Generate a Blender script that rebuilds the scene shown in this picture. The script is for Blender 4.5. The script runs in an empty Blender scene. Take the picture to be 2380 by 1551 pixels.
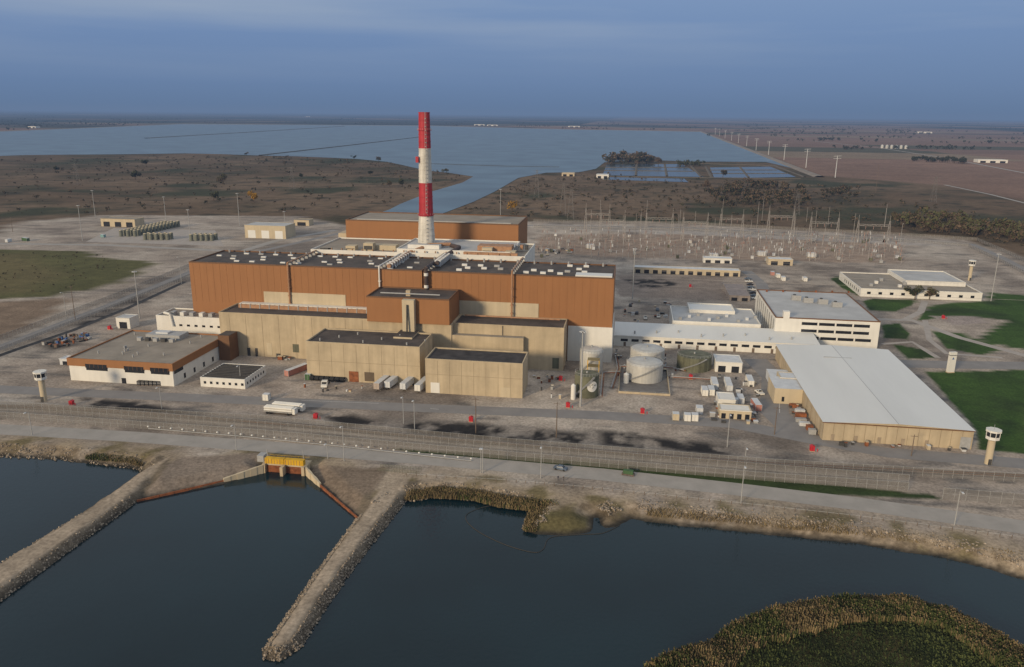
import bpy, math, random
import numpy as np
from mathutils import Matrix, Vector
random.seed(7); rng=np.random.default_rng(7)
scene=bpy.context.scene
scene.view_settings.view_transform='Standard'; scene.view_settings.look='None'; scene.view_settings.exposure=0

# ------------------------------------------------------------------ survey
# Site axes: X along the turbine hall, Y into the site, Z up, metres.
# site()/upright() turn survey bearings measured from the drone station into site metres.
F=1850.;PITCH=math.radians(15.46);YAW=math.radians(8.36);ROLL=0.0095;H=113.;WL=-2.5
def ray(px,py):
    u=(px-1190)/F; v=(775.5-py)/F
    c,s=math.cos(ROLL),math.sin(ROLL); u,v=u*c-v*s,u*s+v*c
    y=math.cos(PITCH)+v*math.sin(PITCH); z=-math.sin(PITCH)+v*math.cos(PITCH)
    cy,sy=math.cos(YAW),math.sin(YAW)
    return (u*cy-y*sy,u*sy+y*cy,z)
def site(px,py,z=0.):
    r=ray(px,py); t=(z-H)/r[2]; return (r[0]*t,r[1]*t)
def upright(px,py,y):
    r=ray(px,py); t=y/r[1]; return (r[0]*t,H+r[2]*t)
def poly(pts,z=0.): return [site(p[0],p[1],z) for p in pts]

cam=bpy.data.objects.new('camera',bpy.data.cameras.new('camera'))
scene.collection.objects.link(cam); scene.camera=cam
cam.data.sensor_width=36; cam.data.lens=36*F/2380; cam.data.clip_start=1; cam.data.clip_end=200000
def wdir(u,v,w):
    y=w*math.cos(PITCH)+v*math.sin(PITCH); z=-w*math.sin(PITCH)+v*math.cos(PITCH)
    cy,sy=math.cos(YAW),math.sin(YAW); return Vector((u*cy-y*sy,u*sy+y*cy,z))
c_,s_=math.cos(ROLL),math.sin(ROLL)
X=wdir(c_,s_,0).normalized(); Y=wdir(-s_,c_,0).normalized(); Z=-wdir(0,0,1).normalized()
m=Matrix((X,Y,Z)).transposed().to_4x4(); m.translation=(0,0,H); cam.matrix_world=m

# ------------------------------------------------------------------ materials
MATS={}
def mat(name,col,rough=.8,var=.18,scale=.3,streak=0.,metal=0.,spec=.3,col2=None,stretch=(1,1,1)):
    if name in MATS: return MATS[name]
    m=bpy.data.materials.new(name); m.use_nodes=True; nt=m.node_tree; N=nt.nodes; L=nt.links
    b=N['Principled BSDF']; b.inputs['Roughness'].default_value=rough; b.inputs['Metallic'].default_value=metal
    b.inputs['Specular IOR Level'].default_value=spec
    tc=N.new('ShaderNodeTexCoord'); mp=N.new('ShaderNodeMapping'); mp.inputs['Scale'].default_value=stretch
    L.new(tc.outputs['Object'],mp.inputs['Vector'])
    no=N.new('ShaderNodeTexNoise'); no.inputs['Scale'].default_value=scale; no.inputs['Detail'].default_value=6; no.inputs['Roughness'].default_value=.65
    L.new(mp.outputs[0],no.inputs['Vector'])
    cr=N.new('ShaderNodeValToRGB'); cr.color_ramp.elements[0].position=.3; cr.color_ramp.elements[1].position=.7
    c2=col2 if col2 else tuple(c*(1-var*1.6) for c in col)
    c1=col if col2 else tuple(min(1,c*(1+var)) for c in col)
    cr.color_ramp.elements[0].color=(*c2,1); cr.color_ramp.elements[1].color=(*c1,1)
    L.new(no.outputs['Fac'],cr.inputs['Fac']); out=cr.outputs['Color']
    if streak>0:
        mp2=N.new('ShaderNodeMapping'); mp2.inputs['Scale'].default_value=(1,1,.09); L.new(tc.outputs['Object'],mp2.inputs['Vector'])
        n2=N.new('ShaderNodeTexNoise'); n2.inputs['Scale'].default_value=.45; n2.inputs['Detail'].default_value=6; L.new(mp2.outputs[0],n2.inputs['Vector'])
        mr=N.new('ShaderNodeMapRange'); mr.inputs['From Min'].default_value=.35; mr.inputs['From Max'].default_value=.65
        mr.inputs['To Min'].default_value=1-streak; mr.inputs['To Max'].default_value=1+streak*.3; L.new(n2.outputs['Fac'],mr.inputs['Value'])
        mx=N.new('ShaderNodeVectorMath'); mx.operation='SCALE'; L.new(out,mx.inputs[0]); L.new(mr.outputs[0],mx.inputs['Scale']); out=mx.outputs[0]
    L.new(out,b.inputs['Base Color'])
    MATS[name]=m; return m
brown=mat('brown_cladding',(.29,.132,.05),.65,.04,.05,streak=.05)
brownd=mat('brown_trim',(.15,.075,.035),.6,.1)
conc=mat('weathered_concrete',(.46,.375,.25),.9,.1,.12,streak=.13)
concl=mat('concrete_panel',(.50,.42,.29),.9,.06,.1,streak=.08)
white=mat('white_wall',(.68,.66,.60),.7,.05,.1,streak=.06)
whiter=mat('white_metal_roof',(.64,.64,.61),.6,.05,.05,stretch=(1,.15,1))
tarroof=mat('tar_roof',(.115,.095,.082),.9,.1,.1,col2=(.04,.035,.032))
blackroof=mat('black_roof',(.05,.046,.045),.85,.4,.2)
gravroof=mat('gravel_roof',(.27,.235,.19),.95,.14,.1)
greyroof=mat('grey_roof',(.42,.42,.41),.8,.12,.08)
glass=mat('dark_glass',(.02,.022,.027),.15,.2,.5,spec=.6)
steel=mat('galvanised_steel',(.34,.34,.33),.5,.1,1)
darksteel=mat('dark_steel',(.06,.058,.055),.6,.2,1)
rust=mat('rusty_steel',(.24,.085,.035),.85,.3,.6)
red=mat('red_paint',(.40,.03,.04),.6,.12,.15,streak=.15)
redb=mat('red_box_paint',(.45,.02,.03),.5,.05)
chwhite=mat('chimney_white',(.64,.61,.54),.7,.12,.2,streak=.3)
yellow=mat('yellow_paint',(.62,.36,.015),.6,.1,.5,streak=.2)
duct=mat('duct_tan',(.36,.2,.11),.6,.2,.5)
ductd=mat('duct_dark',(.07,.05,.045),.6,.2,.5)
tanksil=mat('silver_tank',(.52,.51,.47),.45,.1,.2,streak=.12,metal=.2)
tankgr=mat('green_tank',(.14,.14,.09),.7,.2,.15,streak=.35)
caskm=mat('cask_grey_green',(.16,.165,.13),.7,.1,.5)
road=mat('asphalt_road',(.245,.23,.215),.9,.1,.12,col2=(.19,.178,.168))
paleroad=mat('pale_gravel_road',(.35,.32,.285),.95,.1,.15,col2=(.27,.25,.222))
path=mat('concrete_path',(.36,.32,.28),.9,.1,.2)
ballast=mat('track_ballast',(.12,.11,.10),.95,.25,.6)
rockm=mat('riprap_rock',(.31,.255,.19),.95,.3,.8,col2=(.13,.105,.08))
crate=mat('container_pink',(.42,.19,.15),.7,.1)
pale=mat('pale_grey_paint',(.55,.56,.56),.6,.1,.3)
blue=mat('blue_paint',(.05,.12,.3),.5,.1)
rubber=mat('black_rubber',(.02,.02,.02),.8,.1)
wood=mat('pole_wood',(.16,.12,.09),.9,.2,1)
bark=mat('bark',(.09,.065,.045),.95,.2,1)
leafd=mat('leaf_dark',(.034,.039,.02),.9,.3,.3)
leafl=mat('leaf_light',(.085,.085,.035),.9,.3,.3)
leafy=mat('leaf_yellow',(.38,.21,.02),.9,.2,.3)
leafb=mat('leaf_brown',(.12,.085,.053),.9,.3,.3)
reedt=mat('reed_tan',(.20,.15,.075),.9,.3,.3)
reedg=mat('reed_green',(.07,.085,.025),.9,.3,.3)

# chain-link: woven wire seen as a half-open screen
fm=bpy.data.materials.new('chain_link'); fm.use_nodes=True; nt=fm.node_tree; N=nt.nodes; L=nt.links
bs=N['Principled BSDF']; bs.inputs['Base Color'].default_value=(.19,.175,.155,1); bs.inputs['Roughness'].default_value=.7
tr=N.new('ShaderNodeBsdfTransparent'); mx=N.new('ShaderNodeMixShader'); mx.inputs[0].default_value=.45
L.new(tr.outputs[0],mx.inputs[1]); L.new(bs.outputs[0],mx.inputs[2]); L.new(mx.outputs[0],N['Material Output'].inputs['Surface'])

def watermat(name,col,rough,scale,dist):
    m=bpy.data.materials.new(name); m.use_nodes=True; nt=m.node_tree; N=nt.nodes; L=nt.links; b=N['Principled BSDF']
    b.inputs['Roughness'].default_value=rough; b.inputs['IOR'].default_value=1.33
    tc=N.new('ShaderNodeTexCoord'); no=N.new('ShaderNodeTexNoise'); no.inputs['Scale'].default_value=scale; no.inputs['Detail'].default_value=5
    L.new(tc.outputs['Object'],no.inputs['Vector']); bp=N.new('ShaderNodeBump'); bp.inputs['Strength'].default_value=.5; bp.inputs['Distance'].default_value=dist
    L.new(no.outputs['Fac'],bp.inputs['Height']); L.new(bp.outputs[0],b.inputs['Normal'])
    n2=N.new('ShaderNodeTexNoise'); n2.inputs['Scale'].default_value=.012; n2.inputs['Detail'].default_value=5; L.new(tc.outputs['Object'],n2.inputs['Vector'])
    cr=N.new('ShaderNodeValToRGB'); cr.color_ramp.elements[0].color=(*[c*.7 for c in col],1); cr.color_ramp.elements[1].color=(*[c*1.35 for c in col],1)
    cr.color_ramp.elements[0].position=.35; cr.color_ramp.elements[1].position=.65
    L.new(n2.outputs['Fac'],cr.inputs['Fac']); L.new(cr.outputs['Color'],b.inputs['Base Color']); return m
canalw=watermat('canal_water',(.0045,.016,.021),.1,.8,.1)
lakew=watermat('lake_water',(.065,.105,.125),.3,.2,.3)
pondw=watermat('pond_water',(.02,.03,.032),.2,.3,.1)

# ------------------------------------------------------------------ mesh builder
class MB:
    def __init__(s): s.v=[];s.f=[];s.m=[];s.ml=[]
    def mi(s,m):
        if m not in s.ml: s.ml.append(m)
        return s.ml.index(m)
    def add(s,vs,fs,m):
        o=len(s.v); s.v+=[tuple(v) for v in vs]; i=s.mi(m)
        for f in fs: s.f.append([k+o for k in f]); s.m.append(i)
    def box(s,x0,x1,y0,y1,z0,z1,m,top=None):
        vs=[(x0,y0,z0),(x1,y0,z0),(x1,y1,z0),(x0,y1,z0),(x0,y0,z1),(x1,y0,z1),(x1,y1,z1),(x0,y1,z1)]
        s.add(vs,[(0,3,2,1),(0,1,5,4),(1,2,6,5),(2,3,7,6),(3,0,4,7)],m)
        s.add([vs[4],vs[5],vs[6],vs[7]],[(0,1,2,3)],top or m)
    def cyl(s,x,y,z0,z1,r0,r1,m,n=20,cap=None):
        vs=[];
        for z,r in((z0,r0),(z1,r1)):
            for i in range(n): a=2*math.pi*i/n; vs.append((x+r*math.cos(a),y+r*math.sin(a),z))
        s.add(vs,[(i,(i+1)%n,n+(i+1)%n,n+i) for i in range(n)],m)
        s.add(vs[n:],[tuple(range(n))],cap or m)
    def tube(s,p,q,r,m,n=6):
        p=Vector(p);q=Vector(q);d=(q-p).normalized(); a=d.orthogonal().normalized(); b=d.cross(a)
        vs=[]
        for c in(p,q):
            for i in range(n): t=2*math.pi*i/n; vs.append(c+a*r*math.cos(t)+b*r*math.sin(t))
        s.add(vs,[(i,(i+1)%n,n+(i+1)%n,n+i) for i in range(n)]+[tuple(range(n))[::-1],tuple(range(n,2*n))],m)
    def pipe(s,pts,r,m,n=8):
        for a,b in zip(pts[:-1],pts[1:]): s.tube(a,b,r,m,n)
    def bld(s,x0,x1,y0,y1,z,wall,roof,cap=None,z0=-.2,p=.6):
        s.box(x0,x1,y0,y1,z0,z-p,wall,roof); c=cap or wall; e=.03;w=.45
        s.box(x0-e,x1+e,y0-e,y0+w,z-p-.05,z,c); s.box(x0-e,x1+e,y1-w,y1+e,z-p-.05,z,c)
        s.box(x0-e,x0+w,y0+w,y1-w,z-p-.05,z-.003,c); s.box(x1-w,x1+e,y0+w,y1-w,z-p-.05,z-.003,c)
    def obj(s,name,loc=None,rz=0):
        me=bpy.data.meshes.new(name); me.from_pydata(s.v,[],s.f); 
        for m in s.ml: me.materials.append(m)
        me.polygons.foreach_set('material_index',s.m)
        me.update(); o=bpy.data.objects.new(name,me); scene.collection.objects.link(o)
        if loc: o.location=loc
        o.rotation_euler[2]=rz; s.o=o; return o
def inst(o,loc,rz=0):
    d=bpy.data.objects.new(o.name.split('.')[0],o.data); d.location=loc; d.rotation_euler[2]=rz
    scene.collection.objects.link(d); return d

# ------------------------------------------------------------------ terrain
def vn(x,y,s,seed=0):
    x=x/s+seed*17.3;y=y/s+seed*9.1; xi=np.floor(x).astype(np.int64); yi=np.floor(y).astype(np.int64); fx=x-xi;fy=y-yi
    fx=fx*fx*(3-2*fx);fy=fy*fy*(3-2*fy)
    def h(a,b):
        n=(a*374761393+b*668265263+seed*1442695)&0x7fffffff; n=(n^(n>>13))*1274126177&0x7fffffff; n=n^(n>>16); return (n&0xffff)/65535.
    return (h(xi,yi)*(1-fx)+h(xi+1,yi)*fx)*(1-fy)+(h(xi,yi+1)*(1-fx)+h(xi+1,yi+1)*fx)*fy
def fbm(x,y,s,seed=0,o=4):
    t=0;a=.5;n=0
    for i in range(o): t=t+a*vn(x,y,s/2**i,seed+i);n+=a;a*=.5
    return t/n
def sdf(P,x,y):
    P=np.array(P);d=np.full(x.shape,1e18);ins=np.zeros(x.shape,bool)
    for i in range(len(P)):
        ax,ay=P[i];bx,by=P[(i+1)%len(P)];ex,ey=bx-ax,by-ay
        t=np.clip(((x-ax)*ex+(y-ay)*ey)/(ex*ex+ey*ey+1e-12),0,1)
        d=np.minimum(d,(x-ax-t*ex)**2+(y-ay-t*ey)**2)
        if abs(ey)>1e-9:
            c=((ay>y)!=(by>y))&(x<ax+(y-ay)*ex/ey); ins^=c
    return np.where(ins,1,-1)*np.sqrt(d)
shore=poly([(-900,1010),(-300,1050),(0,1062),(120,1068),(230,1080),(318,1090),(332,1102),(318,1165),(500,1130),(612,1100),(612,1088),(710,1092),(712,1104),(830,1207),(905,1195),(942,1166),(1010,1158),(1100,1163),(1170,1180),(1235,1188),(1222,1215),(1216,1232),(1250,1243),(1320,1245),(1372,1236),(1380,1205),(1392,1205),(1400,1226),(1440,1222),(1470,1206),(1500,1213),(1580,1222),(1700,1235),(1850,1250),(2000,1266),(2150,1290),(2300,1322),(2380,1350),(2700,1450),(3100,1600)],WL)
mainland=shore+[(60000,-200),(60000,90000),(-60000,90000),(-60000,400)]
dikeL=poly([(332,1098),(440,1050),(318,1168),(180,1268),(30,1378),(-300,1620),(-600,1850),(-800,1800),(-300,1512),(0,1316),(180,1205)],WL)
dikeR=poly([(905,1090),(985,1110),(940,1170),(820,1325),(735,1450),(700,1506),(650,1537),(612,1533),(608,1515),(660,1440),(735,1330),(830,1205)],WL)
island=poly([(1500,1570),(1560,1540),(1650,1515),(1700,1470),(1800,1432),(1950,1406),(2070,1402),(2200,1430),(2300,1480),(2368,1528),(2450,1620),(2600,1900),(1500,1900)],WL)
def grow(a,b,g,s0):
    o=[];v=a
    while v<b: v+=max(s0,abs(v)*g); o.append(v)
    return o
xr=grow(180,60000,.03,1.5); xl=[-v for v in grow(245,60000,.03,1.5)][::-1]
xs=np.array(xl+list(np.arange(-244,180.1,1.2))+xr)
ys=np.array(list(np.arange(-400,85,20))+list(np.arange(88,335,1.15))+list(np.arange(336,600,2.6))+grow(600,4000,.008,3)+grow(4100,60000,.035,50))
GX,GY=np.meshgrid(xs,ys); nx,ny=len(xs),len(ys)
x=GX.ravel();y=GY.ravel()
near=y<330
WXA=fbm(x,y,12,20)-.5;WYA=fbm(x,y,12,30)-.5
wx=(fbm(x,y,6,3)-.5)*3; wy=(fbm(x,y,6,5)-.5)*3
xn,yn=x[near],y[near]
sm=sdf(mainland,xn+wx[near]*.5,yn+wy[near]*.5); sL=sdf(dikeL,xn+wx[near]*.3,yn+wy[near]*.3); sR=sdf(dikeR,xn+wx[near]*.3,yn+wy[near]*.3); sI=sdf(island,xn+wx[near],yn+wy[near])
hm=np.clip(WL+sm*.42,-7,0); hL=np.clip(WL+sL*1.0,-7,-.3); hR=np.clip(WL+sR*1.0,-7,-.3); hI=np.clip(WL+sI*.25,-7,-1.6)
hh=np.maximum.reduce([hm,hL,hR,hI])
hh=np.where(hh<-.31,hh+(fbm(xn,yn,2.5,11)-.5)*.5,hh)
z=np.zeros(x.shape); z[near]=hh
SM=np.full(x.shape,500.);SM[near]=sm
SD=np.full(x.shape,-500.);SD[near]=np.maximum(sL,sR)
SI=np.full(x.shape,-500.);SI[near]=sI

col=np.zeros((len(x),3))
def mixc(c,w):
    global col
    w=np.clip(w,0,1)[:,None]; c=np.asarray(c); col=col*(1-w)+c*w
def zone(pts,c,soft=2,warp=3,ws=12,amp=1.):
    P=poly(pts); d=sdf(P,x+WXA*warp*2,y+WYA*warp*2)
    mixc(c,amp*np.clip(d/soft+.5,0,1)); return d
n1=fbm(x,y,60,1);n2=fbm(x,y,14,2);n3=fbm(x,y,220,4)
col[:]=(.125,.085,.05)
mixc((.062,.052,.026),(n1-.45)*3.6); mixc((.165,.115,.072),(n3-.5)*4); mixc((.035,.033,.018),(n2-.56)*4)
mixc((.05,.05,.024),(fbm(x,y,110,47)-.58)*8)
# farmland with rectangular sections
xf=x+.12*y
cx=np.floor(xf/800+.3).astype(np.int64);cyy=np.floor(y/400).astype(np.int64); hsh=((cx*73856093)^(cyy*19349663))&1023
r=hsh/1023.
fc=np.stack([.175+.05*r,.112+.03*r,.08+.02*r],1)
fc=np.where((r>.86)[:,None],np.array([.22,.165,.11]),fc); fc=np.where((r<.12)[:,None],np.array([.085,.078,.047]),fc)
fc=fc*(.85+.3*fbm(x,y,300,51))[:,None]
fd=sdf(poly([(1640,300),(1690,325),(1890,408),(2190,432),(2380,470),(2900,560),(3600,500),(6000,330)]),x,y)
wf=np.clip(np.maximum(fd/20,(y-2350)/50),0,1)
col=col*(1-wf[:,None])+fc*wf[:,None]
mixc((.03,.036,.024),np.where((x<-600)&(y>4600),1,0)*np.clip((fbm(x,y,900,8)-.32)*6,0,1))
mixc((.04,.042,.03),np.where(y>7500,1,0)*np.clip((fbm(x,y,1200,9)-.48)*6,0,1))
# plant yard
yardc=np.stack([.325+.10*(n2-.5),.272+.09*(n2-.5),.222+.08*(n2-.5)],1)
Y0=poly([(-900,640),(-200,590),(0,540),(20,518),(250,500),(700,503),(800,525),(1230,515),(1500,515),(1900,538),(2150,548),(2260,560),(2380,600),(2900,760)])+[(900,300),(900,60),(-900,60)]
dY=sdf(Y0,x+(n2-.5)*8,y+(n2-.5)*8); wY=np.clip(dY/4+.5,0,1)*(y<900)
col=col*(1-wY[:,None])+yardc*wY[:,None]
mixc((.19,.158,.13),(fbm(x,y,25,40)-.52)*5*wY); mixc((.40,.345,.285),(fbm(x,y,35,44)-.5)*5*wY)
mixc((.15,.135,.12),(fbm(x*.35,y,5,48)-.6)*5*wY)
zone([(-900,600),(-100,582),(0,580),(225,585),(215,597),(360,610),(290,655),(120,690),(-200,705),(-900,760)],(.095,.09,.034),2,3)
zone([(-300,588),(60,590),(150,640),(60,680),(-200,690)],(.14,.11,.05),20,10,30,.7)
zone([(-900,770),(-200,712),(60,700),(170,690),(120,735),(0,790),(-400,900)],(.2,.145,.10),4,5)
zone([(1440,640),(1680,645),(1690,700),(1440,690)],(.24,.195,.16),3,4)
zone([(1250,545),(1700,545),(2090,570),(2100,612),(1480,600),(1250,585)],(.29,.215,.16),8,8,20,.85)
zone([(1260,520),(1900,545),(2200,560),(2240,575),(1900,560),(1260,530)],(.36,.32,.28),3,3)
G1=(.043,.08,.017)
for pl in [[(2005,700),(2030,695),(2125,697),(2120,710),(2080,725),(2020,722)],[(2130,745),(2160,712),(2200,705),(2290,700),(2300,680),(2420,690),(2700,800),(2380,815),(2270,790),(2340,745),(2240,735)],[(2050,755),(2090,752),(2115,775),(2110,790),(2055,785)],[(2165,770),(2240,775),(2330,815),(2280,825),(2200,810)],[(2075,800),(2160,815),(2175,832),(2110,835)],[(2150,865),(2380,860),(2800,900),(2800,1120),(2380,1055),(2275,1045),(2270,1000)],[(1930,648),(1957,640),(2000,690),(1960,672)]]:
    zone(pl,G1,1.2,.8)
mixc((.03,.05,.014),(col[:,1]>col[:,0]*1.4)*(n2-.45)*4)
zone([(2160,735),(2270,735),(2300,750),(2220,757)],(.3,.25,.22),2,1.5)
zone([(2400,905),(2480,880),(2600,1000),(2380,1040)],(.07,.1,.03),6,5,10,.7)
zone([(905,1040),(1100,1052),(1400,1075),(1800,1115),(2080,1140),(2170,1160),(1900,1148),(1500,1108),(1200,1080),(1010,1063)],(.036,.052,.016),1.2,1)
zone([(1960,1140),(2160,1150),(2190,1163),(1990,1152)],(.036,.055,.018),1.2,1)
# coal-dark drainage patches by the track
zone([(880,965),(1400,1000),(1720,1035),(1720,1062),(1380,1040),(900,1000)],(.17,.15,.13),3,4,12,.5)
for k,pl in enumerate([[(190,925),(330,935),(440,962),(330,965),(210,950)],[(740,965),(820,965),(890,985),(800,992)],[(920,980),(1100,985),(1360,1010),(1360,1035),(1150,1025),(960,1005)],[(1395,1003),(1490,1008),(1480,1042),(1400,1035)],[(1490,1015),(1690,1035),(1690,1058),(1490,1045)],[(100,790),(160,785),(190,800),(110,815)],[(170,745),(330,690),(350,696),(190,760)],[(1450,650),(1540,650),(1580,662),(1500,672)]]):
    P=poly(pl); d=sdf(P,x,y); nn=fbm(x,y,6,60+k,5)
    mixc((.03,.027,.025),np.clip(d/5+.6,0,1)*np.clip((nn-.36)*6,0,1))
# shoreline strip
sand=np.clip(1-(SM-9)/10,0,1)*(y<340)
mixc((.32,.25,.17),sand*np.clip((fbm(x,y,10,70)-.25)*3,0,.9))
mixc((.13,.105,.045),sand*np.clip((fbm(x,y,8,73)-.5)*6,0,.85))
rk=np.clip(1-(SM-5)/2,0,1)*(y<340); mixc((.17,.13,.085),rk*np.clip(.45+(fbm(x,y,1.8,75)-.5)*3,0,1))
wet=np.clip((-z+WL+.9)*1.5,0,1)*(z<-1.2); 
dk=(SD>-1); dks=dk&(SM<8)
zone([(840,1090),(905,1085),(830,1200),(712,1105),(715,1075)],(.19,.145,.105),2,1)
zone([(350,1100),(420,1062),(600,1052),(612,1095),(500,1125),(320,1162)],(.22,.175,.135),2,1)
col[dks]=(.15,.12,.085)
top=np.clip((SD-1.9)/.7,0,1)*dk; mixc((.38,.305,.225),top*(.7+.3*n2))
isl=(SI>-1); col[isl]=(.045,.05,.02); mixc((.12,.095,.04),isl*np.clip((fbm(x,y,9,80)-.45)*5,0,1))
zone([(1215,1185),(1370,1190),(1375,1245),(1216,1245)],(.12,.1,.045),2,1)
mixc((.035,.032,.026),wet)
def arrmesh(name,V,Fc):
    me=bpy.data.meshes.new(name);V=np.asarray(V,np.float32);Fc=np.asarray(Fc,np.int32)
    me.vertices.add(len(V));me.vertices.foreach_set('co',V.ravel());me.loops.add(Fc.size);me.loops.foreach_set('vertex_index',Fc.ravel())
    k=Fc.shape[1];me.polygons.add(len(Fc));me.polygons.foreach_set('loop_start',np.arange(0,Fc.size,k,dtype=np.int32));me.polygons.foreach_set('loop_total',np.full(len(Fc),k,np.int32))
    me.update(calc_edges=True);return me
nv=len(x);idx=np.arange(nv).reshape(ny,nx); q=np.stack([idx[:-1,:-1],idx[:-1,1:],idx[1:,1:],idx[1:,:-1]],-1).reshape(-1,4)
me=arrmesh('ground',np.stack([x,y,z],1),q)
at=me.color_attributes.new('ground_cover','FLOAT_COLOR','POINT'); at.data.foreach_set('color',np.concatenate([col,np.ones((nv,1))],1).astype(np.float32).ravel())
me.polygons.foreach_set('use_smooth',np.ones(len(q),bool))
gm=bpy.data.materials.new('ground_soil'); gm.use_nodes=True; nt=gm.node_tree;N=nt.nodes;L=nt.links;b=N['Principled BSDF'];b.inputs['Roughness'].default_value=.95;b.inputs['Specular IOR Level'].default_value=.1
a=N.new('ShaderNodeAttribute');a.attribute_name='ground_cover';tc=N.new('ShaderNodeTexCoord');prev=a.outputs['Color']
for sc,lo,hi in((.9,.66,1.3),(.11,.78,1.2),(.012,.84,1.16)):
    no=N.new('ShaderNodeTexNoise');no.inputs['Scale'].default_value=sc;no.inputs['Detail'].default_value=6;no.inputs['Roughness'].default_value=.7;L.new(tc.outputs['Object'],no.inputs['Vector'])
    mr=N.new('ShaderNodeMapRange');mr.inputs['From Min'].default_value=.33;mr.inputs['From Max'].default_value=.67;mr.inputs['To Min'].default_value=lo;mr.inputs['To Max'].default_value=hi;L.new(no.outputs['Fac'],mr.inputs['Value'])
    v=N.new('ShaderNodeVectorMath');v.operation='SCALE';L.new(prev,v.inputs[0]);L.new(mr.outputs[0],v.inputs['Scale']);prev=v.outputs[0]
L.new(prev,b.inputs['Base Color']); me.materials.append(gm)
go=bpy.data.objects.new('ground',me); scene.collection.objects.link(go)

def sheet(name,P,z,m):
    from mathutils.geometry import tessellate_polygon
    vs=[Vector((p[0],p[1],z)) for p in P]; t=tessellate_polygon([vs]); b=MB(); 
    fs=[]
    for f in t:
        A,B,C=[vs[i] for i in f]
        fs.append(f if (B-A).cross(C-A).z>0 else f[::-1])
    b.add(vs,fs,m); return b.obj(name)
def strip(b,P,w,z,m,h=0):
    n=len(P);Ls=[]
    for i in range(n):
        p=Vector(P[i]);d=(Vector(P[min(i+1,n-1)])-Vector(P[max(i-1,0)])).normalized();nn=Vector((-d.y,d.x))
        Ls.append((p+nn*w/2,p-nn*w/2))
    vs=[]
    for a_,c in Ls: vs+=[(a_.x,a_.y,z),(c.x,c.y,z)]
    b.add(vs,[(2*i,2*i+1,2*i+3,2*i+2) for i in range(n-1)],m)
def dens(P,step):
    o=[Vector(P[0])]
    for a_,c in zip(P[:-1],P[1:]):
        a_=Vector(a_);c=Vector(c);k=max(1,int((c-a_).length/step))
        for i in range(1,k+1): o.append(a_+(c-a_)*i/k)
    return o
b=MB(); b.add([(-4000,-400,WL),(4000,-400,WL),(4000,340,WL),(-4000,340,WL)],[(0,1,2,3)],canalw); b.obj('canal_water')
lake=[(-900,378),(-300,368),(0,363),(60,361),(180,360),(300,359),(430,357),(520,359),(600,362),(690,364),(760,367),(830,370),(900,377),(930,383),(960,390),(1000,398),(1040,402),(1100,411),(1075,425),(1000,447),(930,475),(905,488),(840,510),(980,515),(1040,493),(1100,470),(1150,446),(1205,414),(1270,402),(1345,401),(1385,393),(1405,378),(1500,372),(1600,376),(1780,377),(1868,398),(1760,358),(1630,307),(1300,300),(1000,292),(700,290),(420,288),(200,297),(0,305),(-300,316),(-900,340)]
sheet('cooling_lake_water',poly(lake),.35,lakew)
for q_ in ([(1410,383),(1585,382),(1635,412),(1400,408)],[(1650,390),(1790,388),(1850,412),(1660,415)],[(1400,412),(1590,416),(1600,424),(1400,418)]):
    sheet('fish_pond_water',poly(q_),.3,pondw)
dm=mat('dike_stone',(.23,.195,.16),.95,.2,.05); dd=mat('dike_dark',(.07,.065,.055),.95,.2,.05); pb=mat('pond_berm_earth',(.12,.10,.075),.95,.2,.05)
def ridge(name,P,w,h,m,step=40):
    b=MB();P=dens(P,step);n=len(P);vs=[]
    for i in range(n):
        d=(P[min(i+1,n-1)]-P[max(i-1,0)]).normalized();nn=Vector((-d.y,d.x))
        for k,zz in((.5,0),(.2,h),(-.2,h),(-.5,0)): p=P[i]+nn*w*k; vs.append((p.x,p.y,zz))
    b.add(vs,[(4*i+j,4*i+j+1,4*i+j+5,4*i+j+4) for i in range(n-1) for j in range(3)],m); return b.obj(name)
ridge('lake_dike',poly([(1905,412),(1868,398),(1760,356),(1628,306)]),22,2.5,dm)
ridge('lake_dike',poly([(-300,317),(0,306),(200,298),(420,289),(700,291),(1000,293),(1300,301),(1628,306)]),40,2.5,dm,100)
ridge('lake_baffle_dike',poly([(340,322),(560,309),(800,294)]),26,2,dd,60)
ridge('lake_baffle_dike',poly([(605,362),(800,340),(985,318)]),13,2,dd)
ridge('lake_baffle_dike',poly([(985,381),(1180,387),(1300,389)]),5,1.0,dd)
for a_ in ([(1400,410),(1640,414),(1860,416)],[(1605,385),(1630,412)],[(1640,388),(1655,414)],[(1405,380),(1600,380),(1800,386),(1870,412)],[(1405,390),(1600,390)],[(1403,397),(1612,399)],[(1650,396),(1805,396)],[(1655,404),(1830,404)],[(1480,383),(1478,409)],[(1545,383),(1550,410)],[(1720,389),(1740,413)]):
    ridge('fish_pond_berm',poly(a_),6,1.2,pb)

def roadobj(name,pts,w,z,m):
    b=MB(); strip(b,dens(poly(pts),12),w,z,m); return b.obj(name)
roadobj('inner_road',[(-300,890),(60,908),(450,925),(900,945),(1400,966),(1700,985),(1880,1020),(2060,1052),(2380,1078),(2700,1110)],9,.03,road)
roadobj('shore_road',[(-300,985),(0,998),(300,1015),(600,1037),(1000,1068),(1400,1103),(1700,1136),(2000,1172),(2380,1226),(2700,1280)],9,.03,paleroad)
roadobj('perimeter_road',[(-300,920),(0,808),(250,712),(480,618),(600,585),(800,540),(1230,524),(1600,530),(2150,560),(2260,568),(2330,600),(2560,720)],7,.034,road)
roadobj('service_road',[(1735,630),(1770,660),(1790,720)],8,.03,road)
roadobj('service_road',[(1755,835),(1800,880),(1800,960),(1855,1010)],11,.026,road)
roadobj('site_road',[(-100,565),(250,570),(560,585),(640,560),(780,535)],8,.03,paleroad)
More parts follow.
